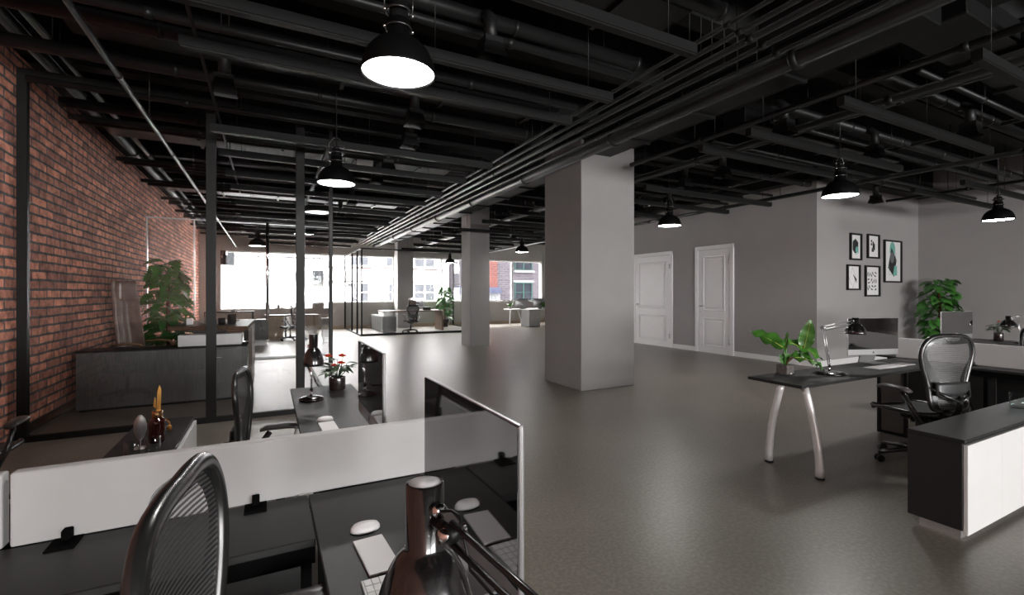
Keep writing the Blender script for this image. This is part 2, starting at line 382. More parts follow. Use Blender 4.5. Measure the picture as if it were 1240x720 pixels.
# ------------------------------------------------------------------ panelled doors (in the plane x = 9.9, facing -X)
def door(n, y0, y1, H):
    x = 9.9; fr = .10
    b = MB()
    b.box(x-.04, x, y0, y0+fr, 0, H, M['white'], .006); b.box(x-.04, x, y1-fr, y1, 0, H, M['white'], .006); b.box(x-.041, x, y0, y1, H-fr, H, M['white'], .006)
    d = st(b.build('door_%d' % n))
    b = MB(); X = x-.022
    a0, a1 = y0+fr+.006, y1-fr-.006; sw = .14
    zs = ((.16, .88), (1.06, H-fr-.17))
    b.box(X, x-.001, a0, a0+sw, .008, H-fr-.006, M['white']); b.box(X, x-.001, a1-sw, a1, .008, H-fr-.006, M['white'])
    b.box(X, x-.001, a0+sw, a1-sw, .008, zs[0][0], M['white']); b.box(X, x-.001, a0+sw, a1-sw, zs[0][1], zs[1][0], M['white']); b.box(X, x-.001, a0+sw, a1-sw, zs[1][1], H-fr-.006, M['white'])
    for z0, z1 in zs:
        b.box(x-.008, x-.001, a0+sw, a1-sw, z0, z1, M['white'])
        # moulding and raised field
        for (p, q, r_, s_) in ((a0+sw, a0+sw+.03, z0, z1), (a1-sw-.03, a1-sw, z0, z1), (a0+sw, a1-sw, z0, z0+.03), (a0+sw, a1-sw, z1-.03, z1)):
            b.box(x-.034, x-.002, p, q, r_, s_, M['white'], .008)
        b.box(x-.02, x-.002, a0+sw+.07, a1-sw-.07, z0+.07, z1-.07, M['white'], .01)
    lf = b.build('door_leaf', d)
    b = MB()
    yh = a1-.07
    b.lathe([(0, 0), (.026, 0), (.026, .01), (0, .012)], M['steel'], mx=Matrix.Translation((X, yh, 1.18)) @ Matrix.Rotation(-PI/2, 4, 'Y'))
    b.tube([(X-.0, yh, 1.18), (X-.05, yh, 1.18), (X-.055, yh-.03, 1.18), (X-.055, yh-.17, 1.18)], .011, M['steel'])
    b.lathe([(0, 0), (.024, 0), (.024, .008), (.008, .01), (0, .01)], M['steel'], mx=Matrix.Translation((X, yh, 1.05)) @ Matrix.Rotation(-PI/2, 4, 'Y'))
    b.build('handle', d)
    for z in (.32, H-fr-.32):
        b = MB(); b.cyl((x-.05, y0+fr, z-.06), (x-.05, y0+fr, z+.06), .012, M['steel']); b.box(x-.044, x-.04, y0+fr-.02, y0+fr+.03, z-.055, z+.055, M['steel']); b.build('hinge', d)
door(1, 9.40, 10.98, 2.67)
door(2, 7.49, 8.63, 2.70)

# ------------------------------------------------------------------ pictures on the short wall (plane y = 5.59, facing -Y)
def art_hex(b, cx, cz, s, y):
    P = lambda x, z: (cx+x*s, y, cz+z*s)
    b.prism([P(-.34, .1), P(-.34, .45), P(.05, .55), P(.1, .1)], (0, -.001, 0), M['teal'])
    b.prism([P(math.cos(a)*.42-.0, .05+math.sin(a)*.55) for a in [PI/2+k*PI/3 for k in range(6)]], (0, -.002, 0), M['ink'])
    b.prism([P(.2+.2*math.cos(a), -.2+.24*math.sin(a)) for a in [k*PI/8 for k in range(16)]], (0, -.003, 0), M['teal'])
    b.prism([P(.0, -.6), P(.4, -.45), P(.42, -.2), P(.38, -.2), P(.36, -.43), P(.0, -.57)], (0, -.001, 0), M['teal'])
def art_dots(b, cx, cz, s, y):
    for (i, j) in ((-1, 2), (-1, 0.8), (.2, 1.4), (.2, .7), (0.2, 0), (.9, .7), (-.4, -1), (.2, -.6), (.9, -.3), (.9, -1), (.2, -1.6), (-.5, -1.6), (.9, 0)):
        b.box(cx+i*.3*s-.13*s, cx+i*.3*s+.13*s, y-.002, y, cz+j*.3*s-.12*s, cz+j*.3*s+.12*s, M['ink'], .0008)
def art_square(b, cx, cz, s, y):
    P = lambda x, z: (cx+x*s, y, cz+z*s)
    b.prism([P(.0+.32*math.cos(a), .75+.45*math.sin(a)) for a in [k*PI/12 for k in range(24)]], (0, -.001, 0), M['teal'])
    b.prism([P(-.12, .85), P(.5, .1), P(.18, -.95), P(-.52, -.4)], (0, -.002, 0), M['ink'])
    b.prism([P(-.05+.25*math.cos(a), .25+.35*math.sin(a)) for a in [k*PI/12 for k in range(24)]], (0, -.003, 0), M['smoke'])
    b.prism([P(.05, -.85), P(.52, -.85), P(.52, -.25), P(.22, -.25)], (0, -.0035, 0), M['teal'])
    for (p, q) in (((-.4, .55), (.4, .55)), ((-.4, -.8), (-.4, -.3)), ((-.4, -.8), (.1, -.8)), ((.4, .0), (.4, .55))):
        b.box(cx+min(p[0], q[0])*s-.004, cx+max(p[0], q[0])*s+.004, y-.003, y, cz+min(p[1], q[1])*s-.004, cz+max(p[1], q[1])*s+.004, M['teal'])
def art_line(b, cx, cz, s, y):
    P = lambda x, z: (cx+x*s, y, cz+z*s)
    b.prism([P(-.05, .25), P(.45, -.1), P(.42, -.4)], (0, -.002, 0), M['ink'])
    pts = [(-.1, .7), (.3, .15), (0, -.75), (-.5, -.1)]
    for p, q in zip(pts, pts[1:]+pts[:1]): b.tube([P(*p), P(*q)], .0022, M['smoke'], 4)
def art_balls(b, cx, cz, s, y):
    for i in range(3):
        for j in range(3):
            x, z = cx+(i-1)*.46*s, cz+(j-1)*.5*s
            a0 = (i*37+j*71) % 180*PI/180
            for q in (0, PI):
                b.prism([(x+.17*s*math.cos(a0+q+t), y, z+.19*s*math.sin(a0+q+t)) for t in [k*PI*.36/4-.56+.0 for k in range(9)]], (0, -.002, 0), M['ink'])
def picture(x0, x1, z0, z1, art, s, label):
    yw = 5.59; t = T('framed_picture', label, 'picture', ((x0+x1)/2, yw, z0), 0, None)
    w = (x1-x0)/2; h = z1-z0; f = .035
    b = MB()
    b.box(-w, -w+f, -.045, -.002, 0, h, M['frame'], .003); b.box(w-f, w, -.045, -.002, 0, h, M['frame'], .003)
    b.box(-w+f, w-f, -.045, -.002, 0, f, M['frame'], .003); b.box(-w+f, w-f, -.045, -.002, h-f, h, M['frame'], .003)
    b.build('picture_frame', t)
    b = MB(); b.box(-w+f, w-f, -.012, -.004, f, h-f, M['print']); art(b, 0, h/2, s, -.012)
    b.build('print', t)
picture(11.08, 11.53, 2.22, 2.80, art_hex, .30, 'small black-framed print with a black hexagon and teal patches, top left of the five')
picture(11.77, 12.27, 2.28, 2.82, art_dots, .20, 'small black-framed print of black dotted blocks, between the hexagon print and the large one')
picture(12.48, 13.27, 1.75, 2.73, art_square, .38, 'largest black-framed print, tilted black square over teal circle and square')
picture(10.96, 11.47, 1.57, 2.12, art_line, .30, 'small black-framed print with a thin line diamond and black wedge, bottom left')
picture(11.68, 12.29, 1.43, 2.12, art_balls, .30, 'black-framed print of nine striped black balls in three rows')

# ------------------------------------------------------------------ ceiling: joists, beam, ducts, pipes
yj = -4.4
while yj < 20.8:
    b = MB(); b.box(XL, XR, yj-.09, yj+.09, 3.98, CEIL, M['black_ceiling']); b.build('joist', ceiling); yj += 1.24
b = MB(); b.box(4.25, 5.31, YB, YF, 3.86, CEIL, M['black_ceiling']); b.build('main_beam', ceiling)
b = MB(); b.box(XL, XL+.28, YB, YF, 3.98, CEIL, M['black_ceiling']); b.build('edge_beam', ceiling)
b = MB(); b.box(9.62, 9.9, 5.59, YF, 3.80, CEIL, M['black_ceiling']); b.box(9.9, XR, 5.3, 5.59, 3.80, CEIL, M['black_ceiling']); b.build('edge_beam', ceiling)

def pipe_run(p, q, r, label, group, coll=True, name='ceiling_pipe'):
    p = Vector(p); q = Vector(q); t = T(name, label, 'pipe', tuple(p), 0, group)
    d = q-p; L = d.length; u = d.normalized()
    b = MB(); b.cyl((0, 0, 0), tuple(d), r, M['pipe'], 12 if r > .03 else 8); b.build('pipe', t)
    if coll:
        n = max(1, int(L/2.4))
        for k in range(n):
            c = u*((k+.5)*L/n); b = MB(); b.cyl(tuple(c-u*.03), tuple(c+u*.03), r*1.22, M['pipe'], 12); b.build('coupling', t)
    n = max(1, int(L/3.0))
    for k in range(n):
        c = u*((k+.35)*L/n); top = CEIL-p.z
        b = MB(); b.cyl(tuple(c), (c.x, c.y, top), .006, M['pipe'], 6); b.build('hanger_rod', t)
    return t
LEN = 'lengthwise pipes under the dark ceiling'
pipe_run((4.12, YB, 3.57), (4.12, YF-.1, 3.57), .085, 'thickest round black pipe, running lengthwise past the left face of the near column', None)
pipe_run((5.02, 5.62, 3.50), (5.02, -4.9, 3.50), .034, 'thin black pipe whose open end stops at the top of the near column', None)
pipe_run((5.72, YB, 3.50), (5.72, YF-.1, 3.50), .045, 'black pipe running lengthwise just right of the near column, thicker of the pair', None)
pipe_run((5.93, YB, 3.52), (5.93, YF-.1, 3.52), .022, 'thin black conduit beside the pipe right of the near column, thinner of the pair', None)
for k, (x, r) in enumerate(((3.22, .018), (3.36, .022), (3.50, .03), (3.66, .022), (3.84, .018))):
    pipe_run((x, YB, 3.62-.02*k), (x, YF-.1, 3.62-.02*k), r, 'thin black conduit in the bundle of five left of the thick pipe', 'bundle of lengthwise conduits')
pipe_run((9.45, YB, 3.50), (9.45, YF-.1, 3.50), .04, 'black pipe running lengthwise over the small doorway wall corner', None)
pipe_run((8.3, YB, 3.66), (8.3, 11, 3.66), .03, 'black pipe running lengthwise above the right-hand desks', None)
pipe_run((12.2, YB, 3.55), (12.2, 5.4, 3.55), .03, 'black pipe running lengthwise in front of the picture wall', None)
pipe_run((-1.1, YB, 3.30), (-1.1, YF-.1, 3.30), .022, 'thin black conduit running lengthwise nearest the brick wall', None)
pipe_run((-.45, 2.0, 3.30), (-.45, 9.7, 3.30), .013, 'very thin black conduit crossing above the glass office front', None)
pipe_run((-2.0, YB, 3.86), (-2.0, YF-.1, 3.86), .06, 'black pipe running along the top of the brick wall', None)
pipe_run((-1.8, YB, 3.84), (-1.8, YF-.1, 3.84), .03, 'thin black pipe beside the one along the top of the brick wall', None)
# ducts crossing the room, each with drop outlets
def duct_run(y, z, x0, x1, r, spouts, label, zsp=3.30):
    off = .13 if y in (2.34, 3.28, 6.96, 18.3) else -.13
    y += off
    t = T('air_duct', label, 'duct', (x0, y, z), 0, 'crosswise ducts under the dark ceiling')
    b = MB(); b.cyl((0, 0, 0), (x1-x0, 0, 0), r, M['pipe'], 16); b.build('duct', t)
    n = int((x1-x0)/1.3)
    for k in range(1, n+1): b = MB(); b.cyl((k*1.3-.02, 0, 0), (k*1.3+.02, 0, 0), r*1.1, M['pipe'], 16); b.build('coupling', t)
    for xx in (.4, (x1-x0)*.5, x1-x0-.4):
        b = MB(); b.cyl((xx, 0, 0), (xx, 0, CEIL-z), .006, M['pipe'], 6); b.build('hanger_rod', t)
    for x in spouts:
        b = MB(); xx = x-x0; zb = zsp-z
        b.tube([(xx, 0, 0), (xx, -off*.6, -.02), (xx, -off, -.07), (xx, -off, zb+.13)], .052, M['pipe'], 14)
        b.box(xx-.075, xx+.075, -off-.075, -off+.075, zb+.11, zb+.15, M['pipe'])
        # flared square mouth
        c = [(-.1, -off-.1), (.1, -off-.1), (.1, -off+.1), (-.1, -off+.1)]; d = [(-.07, -off-.07), (.07, -off-.07), (.07, -off+.07), (-.07, -off+.07)]
        lo = [b.bm.verts.new((xx+p[0], p[1], zb)) for p in c]; hi = [b.bm.verts.new((xx+p[0], p[1], zb+.11)) for p in d]
        fs = [b.bm.faces.new((lo[i], lo[(i+1) % 4], hi[(i+1) % 4], hi[i])) for i in range(4)]
        for f in fs: f.material_index = b.mi(M['pipe'])
        b.build('outlet', t)
DG = 'round black duct with drop outlets crossing the dark ceiling'
for (y, sl, sr) in ((1.5, (.4,), ()), (2.34, (), (7.14,)), (3.28, (1.52,), (5.18, 7.11)), (4.93, (-.35, 1.39), (6.25, 10.73)), (5.7, (1.54,), (6.27,)), (6.96, (1.56,), (7.2,)), (7.83, (1.57,), (7.2,)), (9.9, (1.5,), (7.2,)), (11.6, (1.5,), (7.2,)), (13.8, (1.5,), (7.2,)), (16., (1.5,), (7.2,)), (18.3, (1.5,), (7.2,))):
    if y > 1.6 or sl: duct_run(y, 3.68, -2.1, 3.12, .06, sl, DG+' on the brick-wall side')
    duct_run(y, 3.68, 5.45, 9.6 if y > 5.5 else 13.9, .06, sr, DG+' on the door side')
for k, y in enumerate((2.05, 3.5, 4.37, 6.25, 7.35, 9.3, 10.9, 12.7, 14.5, 17.1, 19.4)):
    pipe_run((-2.1, y, 3.60), (3.1, y, 3.60), .035, 'black pipe crossing the dark ceiling on the brick-wall side', 'crosswise pipes on the brick-wall side')
    pipe_run((5.45, y+.1, 3.60), (9.6 if y > 5.3 else 13.9, y+.1, 3.60), .03, 'black pipe crossing the dark ceiling on the door side', 'crosswise pipes on the door side')
# square ducts
def box_duct(x0, x1, y0, y1, z0, z1, label, br=()):
    t = T('square_duct', label, 'duct', (x0, y0, z0))
    b = MB(); b.box(0, x1-x0, 0, y1-y0, 0, z1-z0, M['pipe'], .01); b.build('duct', t)
    if x1-x0 > y1-y0:
        n = int((x1-x0)/1.1)
        for k in range(1, n+1): b = MB(); b.box(k*1.1-.02, k*1.1+.02, -.03, y1-y0+.03, -.03, z1-z0+.02, M['pipe']); b.build('flange', t)
    else:
        n = int((y1-y0)/1.1)
        for k in range(1, n+1): b = MB(); b.box(-.03, x1-x0+.03, k*1.1-.02, k*1.1+.02, -.03, z1-z0+.02, M['pipe']); b.build('flange', t)
box_duct(4.30, 4.82, 1.75, 20.6, 3.66, 3.86, 'square black duct running lengthwise under the beam beside the thick pipe')
box_duct(4.9, 13.6, 1.62, 2.1, 3.72, 3.95, 'wide square black duct crossing toward the right wall, nearest the viewer')
box_duct(5.5, 9.5, 4.0, 4.34, 3.72, 3.93, 'square black duct crossing above the right-hand desks')
box_duct(-2.0, 3.0, 2.64, 3.15, 3.74, 3.96, 'wide square black duct crossing above the near pendant lamp')
box_duct(-1.5, 3.0, 5.08, 5.34, 3.74, 3.93, 'square black duct crossing above the glass office front')
for k, y in enumerate((8.2, 12.2, 15.3, 19.8)):
    box_duct(-2.0, 3.0, y, y+.4, 3.76, 3.95, 'square black duct crossing the far %s of the dark ceiling' % ('part', 'middle', 'end', 'edge by the street windows')[k])
# linear light bars
def light_bar():
    t = T('linear_light', '', 'ceiling light')
    b = MB(); L = 3.27
    b.box(0, L, -.035, .035, .012, .085, M['barmat'], .003); b.build('housing', t)
    b = MB(); b.box(.01, L-.01, -.028, .028, .002, .012, M['frame']); b.build('diffuser', t)
    for x in (.25, L/2, L-.25): b = MB(); b.cyl((x, 0, .085), (x, 0, CEIL-3.2), .0035, M['pipe'], 6); b.build('suspension_wire', t)
    return t
lb = light_bar(); first = True
rowsL = (2.39, 3.31, 3.94, 5.83, 6.79, 7.9, 8.9, 10.4, 12.0, 13.4, 15.0, 16.6, 18.2)
wordsL = ('nearest', 'second', 'third', 'fourth', 'fifth', 'sixth', 'seventh', 'eighth', 'ninth', 'tenth', 'eleventh', 'twelfth', 'last')
for k, y in enumerate(rowsL):
    o = lb if first else copy_tree(lb); first = False
    place(o, (-.55, y, 3.2), 0, 'dark grey hanging light bar crossing the brick-wall side, %s from the viewer' % wordsL[k])
for k, y in enumerate((1.47,)+rowsL):
    place(copy_tree(lb), (4.6 if y != 5.83 and y != 6.79 else 5.5, y, 3.2), 0, 'dark grey hanging light bar crossing the door side, %s from the viewer' % (('first',)+wordsL[1:]+('very last',))[k])
for k, (y, w) in enumerate(((2.39, 'nearer'), (3.26, 'middle'), (3.9, 'farthest'))):
    place(copy_tree(lb), (9.68 if k else 9.9, y, 3.2), 0, 'dark grey hanging light bar at the right wall, %s of three' % w)
# pendant lamps
def pendant():
    t = T('pendant_lamp', '', 'lamp')
    b = MB()
    b.lathe([(.035, .30), (.06, .285), (.062, .19), (.085, .175), (.13, .15), (.165, .11), (.188, .06), (.2, .0), (.2, -.008), (.193, -.008), (.19, .004), (.18, .055), (.155, .10), (.12, .135), (.0, .165)], M['enamel'], seg=40)
    b.build('shade', t)
    b = MB(); b.lathe([(0, .012), (.1, .011), (.19, .006), (.19, .004), (.1, .006), (0, .006)], M['lampface'], seg=40); b.build('diffuser', t)
    b = MB(); b.cyl((0, 0, .17), (0, 0, .37), .05, M['black'], 20); b.cyl((0, 0, .37), (0, 0, .40), .03, M['black'], 16); b.build('lamp_holder', t)
    for z in (.24, .33):
        b = MB(); b.tube([(.068*math.cos(a), .068*math.sin(a), z) for a in [k*PI/12 for k in range(24)]], .006, M['gunmetal'], 6, closed=True)
        for a in (0, PI): b.sphere((.076*math.cos(a), 0, z), .009, M['chrome'], u=8, v=6)
        b.build('ring', t)
    b = MB(); b.tube([(-.075, 0, .33), (-.08, 0, .42), (-.03, 0, .49), (0, 0, .50), (.03, 0, .49), (.08, 0, .42), (.075, 0, .33)], .004, M['gunmetal'], 6); b.build('bracket', t)
    b = MB(); b.cyl((0, 0, .39), (0, 0, CEIL-2.7), .0065, M['pipe'], 8); b.build('cord', t)
    return t
pl = pendant()
pend = [((.63, 2.55), 'large-looking black dome pendant lamp nearest the viewer, glowing white below'),
        ((.66, 5.42), 'black dome pendant lamp just before the glass office front'),
        ((6.30, 6.07), 'black dome pendant lamp in front of the two white doors'),
        ((6.24, 3.25), 'black dome pendant lamp in front of the picture wall corner'),
        ((10.57, 3.12), 'black dome pendant lamp by the right wall, farthest right'),
        ((6.38, 17.6), 'small far black dome pendant lamp beside the middle column, against the street window'),
        ((6.54, 11.94), 'black dome pendant lamp between the middle column and the near column'),
        ((-.25, 13.5), 'far black dome pendant lamp behind the glass office, partly behind its post')]
for k, ((x, y), lab) in enumerate(pend):
    place(pl if k == 0 else copy_tree(pl), (x, y, 2.7), 0, lab)

# ------------------------------------------------------------------ glass offices
def glass_wall(label, p, q, H, posts, postw, top=.09, bot=.06, panes=None, dep=.06, fm='frame'):
    """partition from p to q; posts = distances along it"""
    p = Vector((*p, 0)); q = Vector((*q, 0)); d = q-p; L = d.length; a = math.atan2(d.y, d.x)
    t = T('glass_partition', label, 'glass partition', tuple(p), a)
    b = MB()
    if top: b.box(0, L, -dep/2, dep/2, H-top, H, M[fm], .003)
    b.build('top_rail', t)
    b = MB(); b.box(0, L, -dep/2, dep/2, 0, bot, M[fm], .003); b.build('bottom_rail', t)
    for s_, w in zip(posts, postw):
        b = MB(); b.box(s_-w/2, s_+w/2, -dep/2-.002, dep/2+.002, .001, H-.001, M[fm], .003); b.build('post', t)
    for (s0, s1) in (panes if panes is not None else list(zip(posts, posts[1:]))):
        b = MB(); b.box(s0+.02, s1-.02, -.005, .005, bot, H-top, M['glass']); b.build('glass_pane', t)
    return t
g1 = glass_wall('charcoal-framed glass front of the office against the brick wall', (-2.23, 6.45), (.735, 6.45), 3.76, [.04, 1.64, 2.585, 2.945], [.08, .10, .10, .045])
b = MB(); b.cyl((2.22, -.09, 1.17), (2.22, -.09, 2.35), .017, M['chrome'], 12)
for z in (1.3, 2.2): b.cyl((2.22, -.09, z), (2.22, 0, z), .01, M['chrome'], 8)
b.build('pull_handle', g1)
glass_wall('charcoal-framed glass side wall of the office against the brick wall', (.735, 6.5), (.735, 12.1), 3.5, [5.57], [.04], .05, .05, [(0, 2.8), (2.8, 5.57)])
glass_wall('glass back wall of the office against the brick wall', (-2.27, 12.15), (.73, 12.15), 3.1, [.03, .85, 2.97], [.022, .022, .03], .02, .05, None, .04, 'steel')
glass_wall('thin black-framed glass front of the far office by the street windows', (2.88, 17.0), (7.72, 17.0), 3.10, [.02, 4.8], [.05, .04], .05, .07)
glass_wall('thin black-framed glass side of the far office, left with doorway gap', (2.88, 17.04), (2.88, 20.9), 3.10, [.75, 1.95, 3.8], [.05, .05, .05], .05, .05, [(1.95, 3.8)])
glass_wall('thin black-framed glass side of the far office, right', (7.72, 17.04), (7.72, 20.9), 3.10, [1.9, 3.8], [.04, .05], .05, .05, [(0, 1.9), (1.9, 3.8)])

# ------------------------------------------------------------------ task chair
BACK = [(.0, 1.05), (.09, 1.05), (.17, 1.034), (.222, .985), (.241, .92), (.232, .85), (.207, .77), (.184, .70), (.173, .62), (.170, .55), (.15, .50), (.08, .485), (0, .483)]
def catmull(p, n=4):
    r = []
    for i in range(len(p)-1):
        a, b_, c, d = p[max(0, i-1)], p[i], p[i+1], p[min(len(p)-1, i+2)]
        for k in range(n):
            t = k/n; r.append(tuple(.5*(2*b_[j]+(c[j]-a[j])*t+(2*a[j]-5*b_[j]+4*c[j]-d[j])*t*t+(3*b_[j]-a[j]-3*c[j]+d[j])*t**3) for j in range(len(p[0]))))
    return r+[p[-1]]
BACK = catmull(BACK)
def back_y(z): return -.235+.025*math.cos((z-.78)*5)
def task_chair(headrest=False, arm_z=.68, seatm='mesh'):
    t = T('office_chair', '', 'chair')
    # rolling base
    b = MB(); b.lathe([(0, .07), (.045, .07), (.05, .10), (.035, .125), (0, .125)], M['black'])
    for k in range(5):
        a = k*2*PI/5+.35; c, s_ = math.cos(a), math.sin(a)
        b.tube([(0, 0, .11), (.12*c, .12*s_, .105), (.29*c, .29*s_, .078)], [.026, .023, .015], M['gunmetal'], 8)
    b.build('base', t)
    for k in range(5):
        a = k*2*PI/5+.35; c, s_ = math.cos(a), math.sin(a); p = Vector((.295*c, .295*s_, .029)); n = Vector((-s_, c, 0))
        b = MB()
        for sg in (-1, 1): b.cyl(tuple(p+n*sg*.008), tuple(p+n*sg*.026), .028, M['black'], 14)
        b.cyl(tuple(p+Vector((0, 0, .0))), tuple(p+Vector((0, 0, .055))), .009, M['black'], 8); b.build('caster', t)
    b = MB(); b.cyl((0, 0, .11), (0, 0, .25), .028, M['black']); b.cyl((0, 0, .25), (0, 0, .37), .018, M['gunmetal']); b.build('gas_column', t)
    b = MB(); b.box(-.07, .07, -.14, .10, .35, .405, M['black'], .015, seg=2)
    b.tube([(-.1, 0, .38), (.13, 0, .38)], .012, M['black']); b.sphere((.145, 0, .38), .02, M['black']); b.sphere((-.11, -.05, .375), .024, M['black'])
    b.build('tilt_mechanism', t)
    # seat
    b = MB(); rows = []
    for j in range(9):
        v = j/8; y = -.20+.44*v
        w = .235*(1-.10*(2*v-1)**2)-.012
        rows.append([(-w+2*w*i/8, y, .445-.018*(1-((i-4)/4)**2)-.05*max(0, v-.8)*4*.35) for i in range(9)])
    b.grid(rows, M['seatcloth']); b.build('seat', t, solid=.018)
    b = MB(); o_ = []
    for a in [k*2*PI/28 for k in range(28)]:
        ca, sa = math.cos(a), math.sin(a)
        o_.append((.235*math.copysign(abs(ca)**.45, ca), .02+.225*math.copysign(abs(sa)**.5, sa), .445-(.03 if sa > .7 else 0)))
    b.tube(o_, .017, M['gunmetal'], 8, closed=True); b.build('seat_frame', t)
    # back frame
    out = [(x, back_y(z), z) for x, z in BACK]; out += [(-x, y, z) for x, y, z in out[-2:0:-1]]
    b = MB(); b.tube(out, .0165, M['gunmetal'], 10, closed=True, flat=(1., 1.15)); b.build('back_frame', t)
    # solid shell inside the frame edge, wider at the sides
    b = MB()
    zt = [1.045, 1.035, 1.02, 1.0, .97, .93, .90, .87, .83, .80, .76, .72, .68, .64, .60, .57, .54, .51, .495]
    def hw(z):
        pr = None
        for (x0, z0), (x1, z1) in zip(BACK[1:], BACK[2:]):
            if (z0-z)*(z1-z) <= 0 and z0 != z1: return x0+(x1-x0)*(z-z0)/(z1-z0)
        return .15
    rows = []
    for z in zt:
        w = hw(z)-.006; rows.append([(-w+2*w*i/10, back_y(z)-.035*(1-((i-5)/5)**2), z) for i in range(11)])
    b.grid(rows, M['mesh']); b.build('back_mesh', t)
    b = MB()
    def shell_w(z):
        pr = [(1.045, .02), (1.0, .05), (.95, .035), (.88, .035), (.80, .065), (.72, .085), (.64, .065), (.56, .04), (.49, .04)]
        for (za, wa), (zb, wb) in zip(pr, pr[1:]):
            if zb <= z <= za: return wa+(wb-wa)*(za-z)/(za-zb)
        return .03
    for s_ in (-1, 1):
        rows = []
        for z in zt:
            w = hw(z)-.004; ww = min(shell_w(z), w)
            rows.append([(s_*(w-ww*i/4), back_y(z)-.035*(1-((w-ww*i/4)/max(w, .01))**2)-.004, z) for i in range(5)])
        b.grid(rows, M['shell'])
    rows = []
    for j in range(5):
        z_ = j/4; rows.append([(-.2+.4*i/14, back_y(1.02)-.004-.030*(1-((i-7)/7)**2), 1.045-.03*((i-7)/7)**2-z_*(.018+.038*(1-((i-7)/7)**2))) for i in range(15)])
    b.grid(rows, M['shell']); b.build('back_shell', t)
    b = MB()
    b.tube([(0, -.10, .37), (0, -.24, .39), (0, -.30, .50), (0, -.31, .60)], [.03, .028, .02, .016], M['black'], 8)
    for s_ in (-1, 1): b.tube([(0, -.31, .56), (s_*.10, -.295, .60), (s_*.178, back_y(.66)-.01, .66)], .012, M['gunmetal'], 8)
    b.build('back_support', t)
    b = MB(); rows = []
    for z in (.60, .625, .65, .675, .70):
        rows.append([(-.155+.31*i/8, back_y(z)-.05+.01*((i-4)/4)**2, z) for i in range(9)])
    b.grid(rows, M['lumbar']); b.build('lumbar_pad', t, solid=.018)
    for s_ in (-1, 1):
        b = MB(); b.tube([(s_*.10, -.20, .40), (s_*.24, -.21, .43), (s_*.275, -.19, .52), (s_*.275, -.10, arm_z-.03)], [.02, .02, .018, .016], M['gunmetal'], 8, flat=(1.2, .9))
        b.build('arm_support', t)
        b = MB(); pts = [(s_*.275, -.16, arm_z-.014), (s_*.275, -.12, arm_z), (s_*.275, .0, arm_z+.004), (s_*.27, .06, arm_z-.0), (s_*.262, .10, arm_z-.012)]
        b.tube(pts, [.026, .04, .045, .042, .03], M['armpad'], 12, flat=(1.0, .42)); b.build('armrest', t)
    if headrest:
        b = MB(); b.box(-.13, .13, back_y(1.1)-.02, back_y(1.1)+.02, 1.07, 1.22, M['leather'], .018, seg=2); b.build('headrest', t)
    return t
ch = task_chair()
CG = None
place(ch, (.095, 1.06, 0), -1.69, 'largest dark mesh-back task chair, in the foreground at lower left', None, 1.08)
place(copy_tree(ch), (.068, 3.338, 0), -1.71, 'dark mesh-back task chair behind the white divider, at the desk with red-flowered plant', None, .968)
for c_ in ch.children:
    if c_.name.startswith('arm'): c_.location.z = -.05
for c_ in COL.objects:
    if c_.parent and c_.parent.get('label', '').startswith('dark mesh-back task chair behind the white') and c_.name.startswith('arm'): c_.location.z = -.08
place(copy_tree(ch), (5.12, 2.025, 0), -.298, 'black mesh-back task chair seen from behind at the right-hand desk, behind the storage unit', None, 1.088)
place(copy_tree(ch), (8.35, 2.42, 0), .5, 'black task chair beyond the grey divider on the right, mostly under the bench')
place(copy_tree(ch), (-1.79, 4.42, 0), 0, 'task chair cut off by the left edge of the photo, by the brick wall')
place(copy_tree(ch), (.62, 16.5, 0), 2.2, 'small far task chair seen through the glass office, before the street windows')
place(copy_tree(ch), (11.6, 17.6, 0), .2, 'far task chair beside the distant desks at the street windows')
chh = task_chair(True); place(chh, (4.85, 17.75, 0), .1, 'brown office chair with headrest behind the desk in the far glass office')

# ------------------------------------------------------------------ workstation pieces
def curved_leg(b, top, foot, bow, w=.055, t_=.02):
    """flat steel leg curving from desktop to floor; bow = outward offset near the foot"""
    top = Vector(top); foot = Vector(foot); bow = Vector(bow); pts = []
    for k in range(13):
        u = k/12; e = math.sin(u*PI/2); p = top.lerp(foot, e); p.z = top.z+(foot.z-top.z)*u; pts.append(p)
    b.tube([tuple(p) for p in pts], [w*.5*(.9+.15*k/12) for k in range(13)], M['silver'], 16, flat=(1, 1))
# desk along Y, near
def desk_y(label, x0, x1, y0, y1, legs_at, z=.74):
    t = T('office_desk', label, 'desk', ((x0+x1)/2, (y0+y1)/2, 0))
    w, l = (x1-x0)/2, (y1-y0)/2
    b = MB(); b.box(-w, w, -l, l, z-.025, z, M['blacklam'], .003); b.build('tabletop', t)
    for s_ in (-1, 1):
        b = MB(); yl = legs_at*l*.93
        curved_leg(b, (s_*w*.45, yl, z-.025), (s_*w*.95, yl+.02*legs_at, .012), (s_*.06, 0, 0)); b.cyl((s_*w*.95, yl+.02*legs_at, 0), (s_*w*.95, yl+.02*legs_at, .014), .032, M['black'])
        b.build('leg', t)
    b = MB(); yy = -legs_at*(l-.03)
    b.box(-w+.03, w-.03, min(yy, yy+.03*legs_at), max(yy, yy+.03*legs_at), .0, z-.025, M['matblack'])
    b.build('end_panel', t)
    return t
desk_y('black desktop in the foreground with the large lamp, mouse and screen', .135, .60, -.15, 1.925, -1)
desk_y('black desk behind the long white divider with small lamp and red-flowered plant', .155, .62, 1.985, 4.13, 1)
